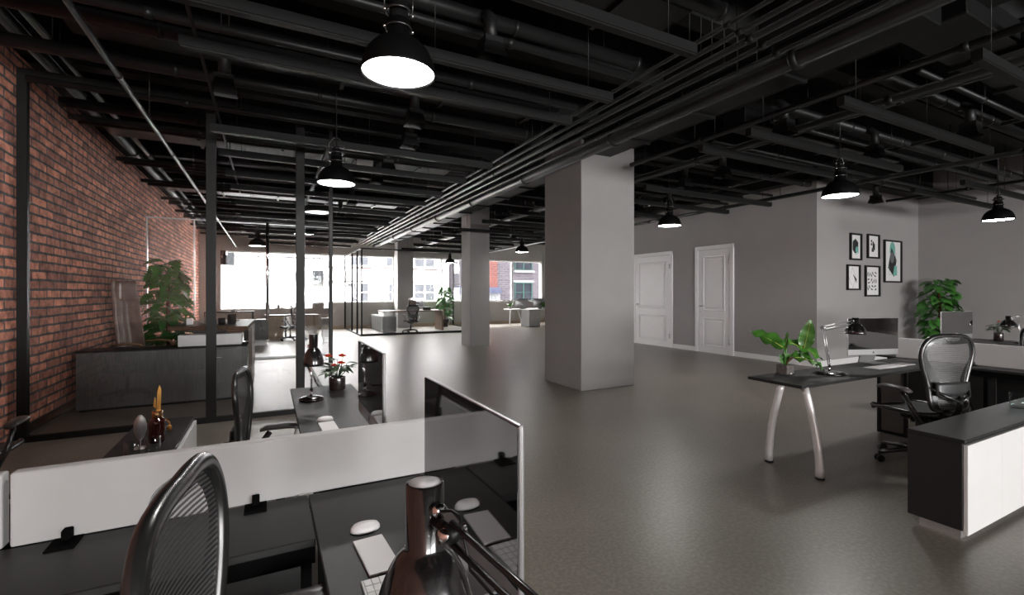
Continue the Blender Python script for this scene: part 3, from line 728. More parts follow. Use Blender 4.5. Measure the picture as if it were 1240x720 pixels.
# bench strips (along X) beside the near divider
def bench(label, x0, x1, y0, y1, name='side_bench'):
    t = T(name, label, 'bench', (x0, y0, 0))
    L, W = x1-x0, y1-y0
    b = MB(); b.box(0, L, 0, W, .715, .74, M['blacklam'], .003); b.build('benchtop', t)
    b = MB()
    if L > W:
        b.box(.0, L, .01, .04, .66, .713, M['matblack']); n = 4
        for k in range(n+1):
            x = .02+(L-.06)*k/n; b.box(x, x+.03, .01, .04, 0, .66, M['matblack'])
    else:
        b.box(.01, .04, 0, W, .66, .713, M['matblack']); n = 2
        for k in range(n+1):
            y = (0, W-.85, W-.03)[k]; b.box(.01, .04, y, y+.03, 0, .66, M['matblack'])
    b.build('support_frame', t)
    b = MB()
    if L > W: b.box(0, L, W-.03, W-.01, .06, .713, M['blacklam'])
    else: b.box(L-.03, L-.01, W-.85, W, .06, .713, M['blacklam'])
    b.build('back_panel', t)
    return t
bench('low black bench strip along the foot of the white divider in the foreground', -2.1, .13, 1.57, 1.9295)
bench('black bench strip on the far side of the long white divider', -2.1, -.32, 1.985, 2.34)
def clip_x(b, x, y, z):
    b.box(x-.04, x+.04, y-.10, y, z+.001, z+.004, M['black']); b.box(x-.012, x+.012, y-.03, y-.005, z+.004, z+.05, M['black'], .003)
def divider(label, x0, x1, y0, y1, z0, z1, clips, face):
    t = T('desk_divider', label, 'desk divider', (x0, y0, 0))
    b = MB(); b.box(0, x1-x0, 0, y1-y0, z0, z1, M['screenpanel'], .006, seg=2); b.build('panel', t)
    for c in clips:
        b = MB()
        if face == 'y': 
            b.box(c-x0-.035, c-x0+.035, -.085, 0, .7405, .744, M['matblack']); b.box(c-x0-.012, c-x0+.012, -.03, -.001, .744, .775, M['matblack'], .003)
        else:
            b.box(-.085, 0, c-y0-.035, c-y0+.035, .7405, .744, M['matblack']); b.box(-.03, -.001, c-y0-.012, c-y0+.012, .744, .775, M['black'], .003)
        b.build('clip', t)
    return t
divider('long white desk divider across the foreground, behind the mouse desk', -.685, .62, 1.93, 1.975, .7405, .962, (-.04, -.55), 'y')
divider('white desk divider at the left edge of the photo, left of the narrow gap', -2.0, -.70, 1.93, 1.975, .7405, .962, (-1.7,), 'y')

# storage units: black carcass, white doors
def storage_x(label, x0, x1, y0, y1, H, nd, face=-1):
    t = T('storage_unit', label, 'storage unit', (x0, y0, 0))
    L, W = x1-x0, y1-y0
    b = MB(); b.box(0, L, 0, W, H-.022, H, M['blacklam'], .002); b.box(0, .02, 0.012, W, .07, H-.023, M['blacklam'], .002); b.box(L-.02, L, .012, W, .07, H-.023, M['blacklam'])
    b.box(.02, L-.02, .02, W-.02, .07, .09, M['blacklam']); b.build('carcass', t)
    b = MB(); b.box(.02, L-.02, W-.018, W+.004, .07, H-.023, M['whitelam']); b.build('back_panel', t)
    for k in range(nd):
        a = .004+(L-.008)*k/nd; c = .004+(L-.008)*(k+1)/nd
        b = MB(); b.box(a+.0015, c-.0015, -.012, .010, .05, H-.03, M['whitelam'], .002); b.build('door', t)
    b = MB(); b.box(.06, L-.06, .04, W-.04, 0, .07, M['steel']); b.build('plinth', t)
    return t
storage_x('black-topped storage unit with white doors at the lower right edge', 3.70, 6.2, 1.235, 1.52, .62, 5)
def storage_y(label, x0, x1, y0, y1, H, nd):
    t = T('storage_unit', label, 'storage unit', (x0, y0, 0))
    L, W = x1-x0, y1-y0
    b = MB(); b.box(0, L, 0, W, H-.022, H, M['blacklam'], .002); b.box(0, L-.012, 0, .02, .07, H-.023, M['blacklam']); b.box(0, L-.012, W-.02, W, .07, H-.023, M['whitelam'])
    b.box(.0, .015, .02, W-.02, .07, H-.023, M['whitelam']); b.build('carcass', t)
    for k in range(nd):
        a = .004+(W-.008)*k/nd; c = .004+(W-.008)*(k+1)/nd
        b = MB(); b.box(L-.010, L+.012, a+.0015, c-.0015, .05, H-.03, M['whitelam'], .002); b.build('door', t)
    b = MB(); b.box(.04, L-.04, .06, W-.06, 0, .07, M['steel']); b.build('plinth', t)
    return t
storage_y('black-topped white storage unit holding the amber bottle, in front of the glass office', -.79, -.47, 2.36, 4.04, .62, 3)
storage_y('white-fronted storage unit at the bottom left corner, behind the foreground chair', -.95, -.60, -.3, 1.55, .62, 3)

# right-hand workstation (along X)
t = T('office_desk', 'black desk on the right with curved silver legs, green plant, lamp and screen', 'desk', (3.88, 2.56, 0))
b = MB(); b.prism([(0, -.25, .715), (2.5, -.25, .715), (2.5, .27, .715), (0.02, .25, .715)], (0, 0, .025), M['blacklam']); b.build('tabletop', t)
for (tp, ft, bw_) in (((.08, -.228, .715), (.075, -.350, .014), (0, 0, 0)), ((.06, -.04, .715), (.085, .09, .014), (0, 0, 0))):
    b = MB(); curved_leg(b, tp, ft, bw_, .062); b.cyl((ft[0], ft[1], 0), (ft[0], ft[1], .016), .036, M['black']); b.build('leg', t)
b = MB(); b.box(2.0, 2.03, -.14, -.11, 0, .715, M['black']); b.box(2.0, 2.03, .1, .13, 0, .715, M['black']); b.box(2.0, 2.03, -.11, .1, 0.0, .03, M['black']); b.box(2.0, 2.03, -.14, .13, .68, .715, M['black']); b.build('end_frame', t)
b = MB(); b.box(2.03, 2.5, .07, .09, .02, .715, M['greypanel']); b.box(2.012, 2.02, -.11, .1, .03, .68, M['greypanel']); b.build('modesty_panel', t)
bench('black bench strip along the foot of the grey divider on the right', 6.40, 6.6495, -.2, 2.82)
divider('grey-white desk divider on the right, behind the chair seen from behind', 6.65, 6.69, .1, 2.85, .7405, .972, (2.15, .9), 'x')
b = MB()
t = T('office_desk', 'black desk beyond the grey divider on the right', 'desk', (6.72, 2.56, 0))
b = MB(); b.box(0, 3.9, .02, .85, .715, .74, M['blacklam'], .003); b.build('tabletop', t)
for s_ in (.15, .7):
    b = MB(); curved_leg(b, (3.82, s_, .715), (3.78, s_+(.12 if s_ > .5 else -.12), .014), (0, .04 if s_ else -.04, 0)); b.build('leg', t)
b = MB(); b.box(.1, .13, 0, .45, 0, .715, M['black']); b.build('end_panel', t)
t = bench('black bench strip beyond the grey divider on the right', 6.70, 6.98, -.2, 2.48)

# ------------------------------------------------------------------ all-in-one computers
def computer(w=.65, back_white=False):
    t = T('desktop_computer', '', 'computer'); h0, h1 = .085, .49; ch = .065
    b = MB(); b.box(-w/2, w/2, -.006, .008, h0, h1, M['alu'], .006, seg=2)
    # swollen back
    rows = []
    for j in range(7):
        z = h0+.02+(h1-h0-.04)*j/6
        rows.append([(-w/2+.03+(w-.06)*i/8, .008+.045*(1-((i-4)/4)**2)*(1-((j-3)/3)**2)**.6, z) for i in range(9)])
    b.grid(rows, M['alu']); b.build('housing', t)
    b = MB(); b.box(-w/2+.004, w/2-.004, -.0085, -.0062, h0+ch, h1-.004, M['screen'], .001); b.build('screen', t)
    b = MB()
    ap = []
    cz = h0+ch/2
    for k in range(20):
        a = PI/2+2*PI*k/20; r = .0105*(1+.06*math.cos(2*a))*(1-.16*math.exp(-((math.sin(a)-1)**2)*60))
        x = r*math.cos(a); z = r*math.sin(a)
        if x > .0065 and abs(z-.001) < .005: x = .0062
        ap.append((x, -.0065, cz+z-.002))
    b.prism(ap, (0, -.0012, 0), M['ink']); b.prism([(0, -.0065, cz+.010), (.005, -.0065, cz+.012), (.006, -.0065, cz+.017), (.001, -.0065, cz+.015)], (0, -.0012, 0), M['ink'])
    b.build('logo', t)
    b = MB(); b.prism([(-.10, .012, h0+.10), (-.10, .05, h0+.10), (-.10, .085, .010), (-.10, .077, .010)], (.20, 0, 0), M['alu']); b.box(-.10, .10, -.09, .095, 0, .008, M['alu'], .003); b.build('stand', t)
    return t
cp = computer(); 
place(cp, (.46, 1.165, .741), -PI/2, 'black-screened desktop computer in the foreground, its screen mirroring the white divider and mouse')
place(copy_tree(cp), (.465, 2.47, .741), -PI/2, 'black-screened desktop computer on the desk with the red-flowered plant')
place(copy_tree(cp), (5.86, 2.72, .741), -.30, 'silver desktop computer on the right-hand desk under the picture wall')
place(copy_tree(cp), (9.15, 3.15, .741), -.22, 'silver desktop computer beyond the grey divider, in front of the tall leafy plant')

def set_mouse(label, c, rz, z=.741):
    b = MB(); rows = []
    n = 8
    b.lathe([(0, .026), (.014, .0255), (.026, .021), (.031, .012), (.032, .003), (.030, 0), (0, 0)], M['keymat'], seg=24, mx=Matrix.Diagonal((1.45, .85, 1, 1)))
    o = b.build('computer_mouse'); o.location = (*c, z); o.rotation_euler = (0, 0, rz); return tag(o, label, 'mouse')
def set_pad(label, c, lx, ly, rz, z=.741):
    b = MB(); b.box(-lx/2, lx/2, -ly/2, ly/2, 0, .008, M['padmat'], .002, seg=2)
    o = b.build('trackpad'); o.location = (*c, z); o.rotation_euler = (0, 0, rz); return tag(o, label, 'trackpad')
def set_keys(label, c, lx, ly, rz, z=.741):
    t = T('keyboard', label, 'keyboard', (*c, z), rz)
    b = MB(); b.box(-lx/2, lx/2, -ly/2, ly/2, 0, .007, M['alu'], .002); b.build('keyboard_body', t)
    b = MB(); nx, ny = 14, 5; dx, dy = (lx-.012)/nx, (ly-.012)/ny
    for j in range(ny):
        i = 0
        while i < nx:
            w = 5 if (j == 0 and i == 4) else 1
            x = -lx/2+.006+i*dx; y = -ly/2+.006+j*dy
            b.box(x+dx*.07, x+dx*(w-.07), y+dy*.07, y+dy*.93, .007, .010, M['keymat']); i += w
    b.build('keys', t); return t
set_mouse('white computer mouse in the foreground beside the large lamp', (.276, 1.55), 0)
set_pad('pale trackpad in the foreground between the mouse and the large lamp', (.277, 1.385), .088, .20, .06)
set_keys('white keyboard in the foreground partly hidden by the large lamp', (.268, 1.06), .42, .11, PI/2)
set_mouse('white computer mouse on the desk with the red-flowered plant', (.30, 2.99), 0)
set_pad('pale trackpad on the desk with the red-flowered plant', (.302, 2.84), .088, .20, .03)
set_keys('white keyboard just showing above the long white divider', (.298, 2.51), .42, .10, PI/2)
set_keys('white keyboard in front of the silver computer on the right-hand desk', (5.62, 2.50), .52, .15, -.02)
set_pad('pale trackpad beside the keyboard on the right-hand desk', (6.02, 2.51), .20, .13, -.02)

# ------------------------------------------------------------------ articulated desk lamps (points given in the lamp's own frame)
def desk_lamp(label, loc, elbow, head, shade_r=.074, shade_h=.115, matc='gloss', armc='chrome', capr=.028, caph=.09, base_r=.082):
    t = T('desk_lamp', label, 'lamp', loc)
    E, Hd = Vector(elbow), Vector(head)
    b = MB(); b.lathe([(0, .03), (.02, .03), (base_r*.7, .024), (base_r*.95, .018), (base_r, .012), (base_r, .0), (0, 0)], M[matc], seg=36); b.build('base', t)
    d = E.copy(); d.z = 0; side = Vector((-d.y, d.x, 0)); 
    Hh = Hd-E; s2 = Vector((-Hh.y, Hh.x, 0)).normalized()*.010
    up = Vector((0, 0, 1))
    b = MB(); b.cyl((0, 0, .025), (0, 0, .075), .009, M['chrome'], 10)
    B0 = Vector((0, 0, .075)); fw = Hh.copy(); fw.z = 0; fw = fw.normalized()
    for o_ in (fw*-.014, fw*.014): b.cyl(tuple(B0+o_), tuple(E+o_), .0045, M[armc], 8)
    b.sphere(tuple(B0), .013, M['black'], u=10, v=8); b.build('lower_arm', t)
    b = MB()
    for k in range(26):
        pass
    hel = [tuple(B0.lerp(E, .08+.28*k/60)+fw*(.014)+Vector((math.cos(k*1.2)*.007, math.sin(k*1.2)*.007, 0))) for k in range(61)]
    b.tube(hel, .0016, M['chrome'], 4); b.build('spring', t)
    b = MB()
    off = up*.014
    for o_ in (-off, off): b.cyl(tuple(E+o_), tuple(Hd+o_), .0045, M[armc], 8)
    for p in (E, ): b.cyl(tuple(p-s2*2), tuple(p+s2*2), .017, M[armc], 12)
    b.build('upper_arm', t)
    b = MB()
    b.sphere(tuple(Hd), .014, M['black'], u=10, v=8); b.cyl(tuple(Hd-s2*2), tuple(Hd+s2*2), .009, M['chrome'], 10)
    hc = Hd+fw*(.045+capr)                       # shade axis
    b.cyl(tuple(Hd), tuple(hc-fw*capr*.8+Vector((0, 0, .0))), .008, M['black'], 10)
    b.cyl(tuple(hc-fw*(capr+.004)+up*.018), tuple(hc-fw*(capr+.016)+up*.018), .010, M['chrome'], 14)
    b.build('head_joint', t)
    b = MB(); z0 = hc.z+.045; R = shade_r
    prof = [(capr-.003, .002), (capr, 0), (capr, -caph), (capr*1.15, -caph-.006)]
    for k in range(1, 11):
        u = k/10; prof.append((capr*1.15+(R-capr*1.15)*math.sin(u*PI/2)**.9, -caph-.006-shade_h*u**1.25))
    prof += [(R-.003, prof[-1][1]), (R*.9, prof[-1][1]+.03), (capr, -caph-.012)]
    b.lathe(prof, M[matc], (hc.x, hc.y, z0), seg=48); b.build('shade', t)
    b = MB(); b.lathe([(0, -.003), (capr-.002, -.003), (capr-.002, -.006), (0, -.006)], M['keymat'], (hc.x, hc.y, z0+.004), 24); b.build('cap_disc', t)
    b = MB(); b.sphere((hc.x, hc.y, z0-caph-.05), .024, M['whitelam']); b.build('bulb', t)
    b = MB(); q = [hc-fw*(capr+.014)+up*.018, hc-fw*(capr+.045)+up*.03, Hd-fw*.02+up*.03, Hd-fw*.045-up*.03, Hd.lerp(E, .3)-up*.03, E-up*.03]
    # smooth the cord
    pts = []
    for i in range(len(q)-1):
        for k in range(4): pts.append(tuple(q[i].lerp(q[i+1], k/4)))
    pts.append(tuple(q[-1])); b.tube(pts, .0022, M['black'], 6); b.build('cord', t)
    return t
desk_lamp('large black enamel desk lamp in the foreground at the bottom of the photo', (.292, .255, .741), (.0, -.0, .40), (-.072, .345, .435), .076, .13, 'gloss', 'gunmetal')
desk_lamp('small black desk lamp on the desk beside the red-flowered plant', (.272, 3.62, .741), (.0, .10, .37), (.0, -.10, .435), .066, .115)
desk_lamp('silver-armed desk lamp with dark dome shade on the right-hand desk', (4.70, 2.54, .741), (-.10, .0, .44), (.30, -.03, .475), .09, .10, 'gloss', 'steel', .03, .05, .135)
desk_lamp('desk lamp with dark dome shade beyond the grey divider at the right edge', (10.12, 2.74, .741), (.0, .03, .40), (-.20, .05, .375), .105, .11, 'gloss', 'steel', .03, .05)

# ------------------------------------------------------------------ plants
def leaf(b, base, dirv, length, width, m, droop=.4, notch=False, fold=.18, wavy=0., twist=0., vein=None):
    d = Vector(dirv).normalized(); up = Vector((0, 0, 1))
    side = d.cross(up); side = side.normalized() if side.length > .05 else Vector((1, 0, 0))
    nrm = side.cross(d).normalized()
    if twist: 
        R_ = Matrix.Rotation(twist, 3, d); side = R_ @ side; nrm = R_ @ nrm
    n = 13 if notch else 9
    L, C, R = [], [], []
    p = Vector(base); cur = d.copy()
    for k in range(n):
        u = k/(n-1)
        w = width*.5*(math.sin(PI*min(1, (u*.96+.04))**.72))**.8 if u < 1 else .001
        if notch and k % 2 == 0 and 0 < k < n-1: w *= .52
        wz = wavy*math.sin(u*17+length*40)*width
        C.append(tuple(p)); L.append(tuple(p-side*w+nrm*(w*fold*2+wz))); R.append(tuple(p+side*w+nrm*(w*fold*2-wz)))
        p = p+cur*(length/(n-1)); cur = (cur+Vector((0, 0, -droop/(n-1)*1.2))).normalized()
    b.grid([[L[k], C[k], R[k]] for k in range(n)], m)
    if vein:
        b.tube([tuple(Vector(c)+nrm*.002) for c in C[:-1]], [length*.012*(1-.8*k/(n-1)) for k in range(n-1)], vein, 5)
def monstera(label, loc, H, spread, n, seed, leafL=.30):
    rnd = random.Random(seed); t = T('potted_monstera', label, 'plant', loc)
    b = MB(); b.lathe([(0, 0), (.15, 0), (.19, .30), (.20, .33), (.185, .33), (.175, .29), (0, .28)], M['pot'], seg=28); b.build('pot', t)
    b = MB(); b.lathe([(0, .292), (.1, .296), (.178, .29)], M['soil'], seg=20); b.build('soil', t)
    b = MB(); b.tube([(0, 0, .28), (.01, .0, H*.5), (-.01, .01, H*.93)], [.035, .033, .025], M['stem'], 10); b.build('moss_pole', t)
    lv = MB(); sm = MB()
    for k in range(n):
        u = (k+.5)/n; z = .36+(H-.42)*u; a = k*2.39996+rnd.uniform(-.3, .3)
        rr = spread*(.50+.5*math.sin(PI*(.25+.6*u)))*rnd.uniform(.45, 1.)
        s_ = Vector((0, 0, z-.05)); e = Vector((rr*.62*math.cos(a), rr*.62*math.sin(a), z+.12*rnd.uniform(.3, 1.2)))
        sm.tube([tuple(s_), tuple(s_.lerp(e, .5)+Vector((0, 0, .04))), tuple(e)], .004, M['leaf2'], 5)
        dl = Vector((math.cos(a+rnd.uniform(-.5, .5)), math.sin(a+rnd.uniform(-.5, .5)), rnd.uniform(-.45, .15)))
        l_ = leafL*rnd.uniform(.7, 1.1)
        leaf(lv, e, dl, l_, l_*.85, M['leaf2'], rnd.uniform(.6, 1.3), True, rnd.uniform(-.05, .12), 0, rnd.uniform(-.8, .8))
    sm.build('leaf_stems', t); lv.build('leaves', t)
    return t
monstera('tall bushy green climbing plant in the corner of the right and picture walls', (13.45, 4.92, 0), 1.80, .44, 150, 3, .27)
monstera('tall climbing plant inside the glass office against the brick wall', (-1.66, 10.7, 0), 2.05, .42, 150, 5, .30)
monstera('leafy green plant in a pale pot inside the far glass office', (7.05, 20.1, 0), 1.72, .42, 90, 9)
# philodendron on the right desk
t = T('potted_plant', 'potted plant with large glossy wavy green leaves at the left end of the right-hand desk', 'plant', (4.31, 2.72, .741), 0)
b = MB(); b.box(-.055, .055, -.055, .055, 0, .095, M['glasspot'], .008, seg=2); b.box(-.06, .06, -.06, .06, .0, .012, M['chrome'], .004); b.build('pot', t)
lv = MB(); smb = MB()
def dirp(du, dv):   # leaf heading: picture-right is roughly +x-y here
    return Vector((.80*du, -.60*du, dv))
for (bu, bv, du, dv, L, W, dr, tw, de) in ((-.02, .25, -.9, .62, .33, .15, .25, .9, .02), (.16, .24, .25, 1., .29, .13, -.3, 1.2, 0), (.02, .30, .85, -.25, .36, .14, .45, .7, -.02),
                            (.06, .16, .95, .05, .30, .15, .9, .5, .04), (.08, .20, .6, -.25, .24, .12, .35, .3, -.03), (-.01, .20, .1, -1, .13, .12, 0, 1.3, -.02), (.0, .24, .15, 1, .17, .045, 0, .6, 0)):
    base = Vector((.80*bu, -.60*bu, bv))+Vector((-.5, -.5, 0))*de
    smb.tube([(0, 0, .08), tuple(base*.5+Vector((0, 0, .06))), tuple(base)], .006, M['stem'] if bv < .2 else M['leaf'], 6)
    leaf(lv, base, dirp(du, dv), L, W, M['leaf'], dr, False, .14, .20, tw, M['vein'])
smb.build('leaf_stems', t); lv.build('leaves', t)
# anthuriums
def anthurium(label, loc, sc, seed, pr=.062, ph=.10):
    rnd = random.Random(seed); t = T('flowering_plant', label, 'plant', loc)
    b = MB(); b.lathe([(0, 0), (pr*.92, 0), (pr, .01), (pr, ph-.005), (pr*.97, ph), (pr*.88, ph), (pr*.87, ph-.015), (0, ph-.018)], M['pot'], seg=32); b.build('pot', t)
    b = MB(); b.lathe([(0, ph-.012), (pr*.86, ph-.014)], M['soil'], seg=16); b.build('soil', t)
    sm = MB(); lv = MB()
    for k in range(20):
        a = k*2.4+rnd.uniform(-.3, .3); el = rnd.uniform(.35, 1.15); ln = sc*rnd.uniform(.4, 1.0)
        e = Vector((math.cos(a)*math.cos(el)*ln*.55, math.sin(a)*math.cos(el)*ln*.55, ph+math.sin(el)*ln*.75))
        sm.tube([(0, 0, ph-.015), tuple(e*.55+Vector((0, 0, .03))), tuple(e)], .0028, M['darkleaf'], 5)
        leaf(lv, e, (math.cos(a), math.sin(a), rnd.uniform(-.2, .35)), sc*.55, sc*.26, M['darkleaf'], rnd.uniform(.2, .8), False, .15, .03, rnd.uniform(-.3, .3))
    sm.build('leaf_stems', t); lv.build('leaves', t)
    for (fx, fy, fz) in ((-.06, -.02, .20), (.045, .02, .19), (-.02, -.06, .11), (.03, -.045, .13)):
        s2 = sc/.2; p = Vector((fx*s2, fy*s2, ph+fz*s2*.8))
        b = MB(); b.tube([(0, 0, ph-.015), tuple(p*.6+Vector((0, 0, .02))), tuple(p)], .0025, M['darkleaf'], 5)
        leaf(b, p, (-.8, -.4, .35), .045*s2, .042*s2, M['red'], -.2, False, .25, 0, .6)
        leaf(b, p, (.8, -.3, .3), .03*s2, .035*s2, M['red'], .1, False, .25, 0, -.5)
        b.tube([tuple(p), tuple(p+Vector((.0, -.01, .035))*s2)], [.004, .002], M['vein'], 6); b.build('flower', t)
    return t
anthurium('dark-leaved plant with red flowers in a black pot, beside the small black lamp', (.485, 3.93, .741), .20, 11)
anthurium('dark-leaved plant with red flowers beyond the grey divider at the right edge', (10.35, 3.05, .741), .22, 12, .06, .13)

# ------------------------------------------------------------------ things on the storage unit
t = T('diffuser_bottle', 'dark amber bottle with copper collar and gold leaf stick, on the black-topped storage unit', 'bottle', (-.585, 3.43, .621))
b = MB(); b.lathe([(0, 0), (.038, 0), (.042, .006), (.042, .120), (.038, .134), (.025, .142), (.024, .15), (0, .15)], M['amber'], seg=28); b.build('bottle', t)
b = MB(); b.lathe([(0, .148), (.026, .148), (.027, .15), (.027, .182), (.025, .184), (0, .184)], M['goldcap'], seg=28); b.build('collar', t)
b = MB(); b.prism([(-.004, 0, .184), (.018, 0, .184), (.020, 0, .31), (.012, 0, .335), (.002, 0, .30)], (0, .004, 0), M['gold']); 
b.prism([(-.018, .0, .21), (-.006, .0, .20), (-.004, .0, .25), (-.012, .0, .265)], (0, .004, 0), M['gold']); b.build('gold_leaves', t)
b = MB(); b.tube([(.045, -.01, .13), (.062, -.01, .11), (.062, -.01, .08)], .004, M['gold'], 6); b.sphere((.062, -.01, .078), .012, M['gold'], (1, 1, 1.6)); b.build('tag', t)
t = T('leaf_ornament', 'silver leaf-shaped ornament standing left of the amber bottle', 'ornament', (-.645, 3.33, .621))
b = MB(); b.lathe([(0, .0), (.03, 0), (.028, .006), (.005, .01), (0, .012)], M['steel'], seg=20); b.build('foot', t)
b = MB(); b.cyl((0, 0, .006), (0, 0, .05), .003, M['steel'], 8)
prof = [(0, .04), (.018, .06), (.030, .10), (.031, .135), (.022, .17), (.008, .188), (0, .19)]
b.lathe(prof, M['steel'], seg=24, mx=Matrix.Diagonal((1, .25, 1, 1))); b.build('leaf_disc', t)
def tumbler(label, c, z, r=.034, h=.10):
    b = MB(); b.lathe([(0, 0), (r*.9, 0), (r, .01), (r, h), (r-.003, h), (r-.003, .014), (0, .012)], M['tumbler'], seg=28)
    o = b.build('drinking_glass'); o.location = (*c, z); return tag(o, label, 'glass')
tumbler('clear drinking glass on the black-topped unit, left of the pair before the amber bottle', (-.635, 3.10, 0)[:2], .621)
tumbler('clear drinking glass on the black-topped unit, right of the pair before the amber bottle', (-.555, 3.14), .621)
tumbler('small greenish glass on the storage unit at the right edge of the photo', (5.12, 1.40), .621, .05, .11)

# ------------------------------------------------------------------ office against the brick wall
t = T('executive_cabinet', 'long dark grained low cabinet inside the glass office against the brick wall', 'cabinet', (-2.14, 7.72, 0))
b = MB(); b.box(0, 1.87, .0, .42, .03, .745, M['darkcab'], .003); b.build('carcass', t)
b = MB(); b.box(-.005, 1.875, -.01, .43, .745, .767, M['frame'], .003); b.build('cabinet_top', t)
b = MB(); b.box(.03, 1.84, .03, .39, 0, .03, M['black']); b.build('plinth', t)
b = MB(); b.box(1.45, 1.452+.002, -.004, 0, .52, .53, M['steel']); b.box(1.45, 1.56, -.006, 0, .60, .606, M['steel']); b.box(1.45, 1.456, -.006, 0, .54, .606, M['steel']); b.build('handle', t)
b = MB(); b.box(-1.10, -.34, 7.78, 8.02, .768, .925, M['whitelam'], .01, seg=2); o = b.build('storage_box'); tag(o, 'white oblong box on the dark cabinet inside the glass office', 'box')
t = T('executive_desk', 'walnut slab desk standing behind the dark cabinet in the glass office', 'desk', (-1.25, 7.75, 0))
b = MB(); b.prism([(0, .30, .975), (.98, -.02, .975), (1.04, 2.1, .975), (.1, 2.1, .975)], (0, 0, .055), M['wood']); b.build('desktop', t)
b = MB(); b.box(.98, 1.03, .45, 2.10, 0, .975, M['wood']); b.build('slab_leg', t)
b = MB(); b.box(.15, .60, 1.5, 1.9, 0, .975, M['darkcab']); b.build('drawer_pedestal', t)
cc = copy_tree(cp); place(cc, (-.80, 8.7, 1.031), PI/2+.25, 'desktop computer seen edge-on on the walnut desk in the glass office')
b = MB(); b.lathe([(0, 0), (.045, 0), (.05, .1), (.046, .1), (.042, .01), (0, .01)], M['black'], seg=20); o = b.build('pen_holder'); o.location = (-.62, 8.25, 1.031); tag(o, 'black pen holder on the walnut desk in the glass office', 'pen holder')
b = MB(); b.box(-.10, .10, -.02, .02, 0, .15, M['black'], .03, seg=2); o = b.build('desk_organizer'); o.location = (-.50, 8.42, 1.031); o.rotation_euler = (0, 0, 1.1); tag(o, 'dark rounded organizer on the walnut desk in the glass office', 'organizer')
desk_lamp('small chrome desk lamp on the walnut desk in the glass office', (-.50, 9.3, 1.031), (.02, .05, .22), (.0, -.06, .26), .05, .05, 'steel', 'chrome', .02, .03, .06)
b = MB(); b.box(-.04, .04, -.03, .03, 0, .09, M['white'], .004); o = b.build('desk_calendar'); o.location = (-1.05, 8.5, 1.031); tag(o, 'white card standing on the walnut desk before the climbing plant', 'card')
# high-backed leather chair
t = T('leather_armchair', 'high-backed brown leather office chair with bent wooden arms by the brick wall', 'chair', (-1.72, 9.1, 0), -2.05)
b = MB()
prof = [(-.10, .48), (-.19, .50), (-.24, .62), (-.235, .80), (-.27, 1.0), (-.30, 1.2), (-.30, 1.36), (-.335, 1.50), (-.35, 1.62), (-.33, 1.70)]
rows = []
for k, (y, z) in enumerate(prof):
    u = k/(len(prof)-1); w = .26-.05*u
    rows.append([(-w+2*w*i/12, y+.05*((i-6)/6)**2-.0+.012*math.sin(i*PI/1.5), z) for i in range(13)])
b.grid(rows, M['leather']); b.build('backrest', t, solid=.07, sub=1)
b = MB(); b.box(-.17, .17, -.325, -.22, 1.38, 1.68, M['leather'], .045, seg=3); b.build('headrest', t)
b = MB(); b.box(-.26, .26, -.20, .30, .42, .53, M['leather'], .04, seg=3); b.build('seat', t)
for s_ in (-1, 1):
    b = MB(); b.tube([(s_*.29, -.26, .72), (s_*.30, .0, .75), (s_*.30, .18, .74), (s_*.30, .26, .68), (s_*.30, .25, .50), (s_*.29, .18, .46)], .02, M['lightwood'], 10, flat=(1.4, .7)); b.build('armrest', t)
b = MB(); b.cyl((0, 0, .1), (0, 0, .43), .03, M['chrome'])
for k in range(5):
    a = k*2*PI/5; b.tube([(0, 0, .12), (.3*math.cos(a), .3*math.sin(a), .065)], [.03, .018], M['lightwood'], 8)
b.build('base', t)
for k in range(5):
    a = k*2*PI/5; b = MB(); b.sphere((.31*math.cos(a), .31*math.sin(a), .03), .03, M['black'], u=10, v=8); b.build('caster', t)

# ------------------------------------------------------------------ room beyond the brick-wall office
t = T('low_cabinet', 'grey low cabinet seen through the glass office, before the street windows', 'cabinet', (-.62, 15.3, 0))
b = MB(); b.box(0, .62, 0, .5, .16, .74, M['darkcab'], .004); b.build('carcass', t)
b = MB(); b.box(0.02, .60, .02, .48, .0, .03, M['steel']); b.box(.04, .58, .04, .46, .03, .16, M['whitelam']); b.build('base', t)
t = T('office_desk', 'tan-fronted desk seen through the glass office, before the street windows', 'desk', (-.1, 17.5, 0))
b = MB(); b.box(0, 1.6, 0, .6, .74, .77, M['blacklam'], .003); b.build('tabletop', t)
b = MB(); b.box(.02, .55, .0, .03, 0, .74, M['tan']); b.build('modesty_panel', t)
for x in (.6, 1.5):
    b = MB(); b.box(x, x+.05, .05, .1, 0, .74, M['black']); b.box(x, x+.05, .5, .55, 0, .74, M['black']); b.build('leg', t)
b = MB(); b.box(-1.5, -.35, 14.6, 15.1, .98, 1.01, M['black']); b.box(-1.5, -1.45, 14.6, 15.1, 0, .98, M['black']); b.box(-.4, -.35, 14.6, 15.1, 0, .98, M['black']); o = b.build('console_table'); tag(o, 'thin black console table behind the glass office, under the street window', 'table')
desk_lamp('small desk lamp on the thin black console table behind the glass office', (-.85, 14.85, 1.011), (.0, .05, .25), (.05, -.1, .30), .05, .06, 'gloss', 'chrome', .02, .03, .06)
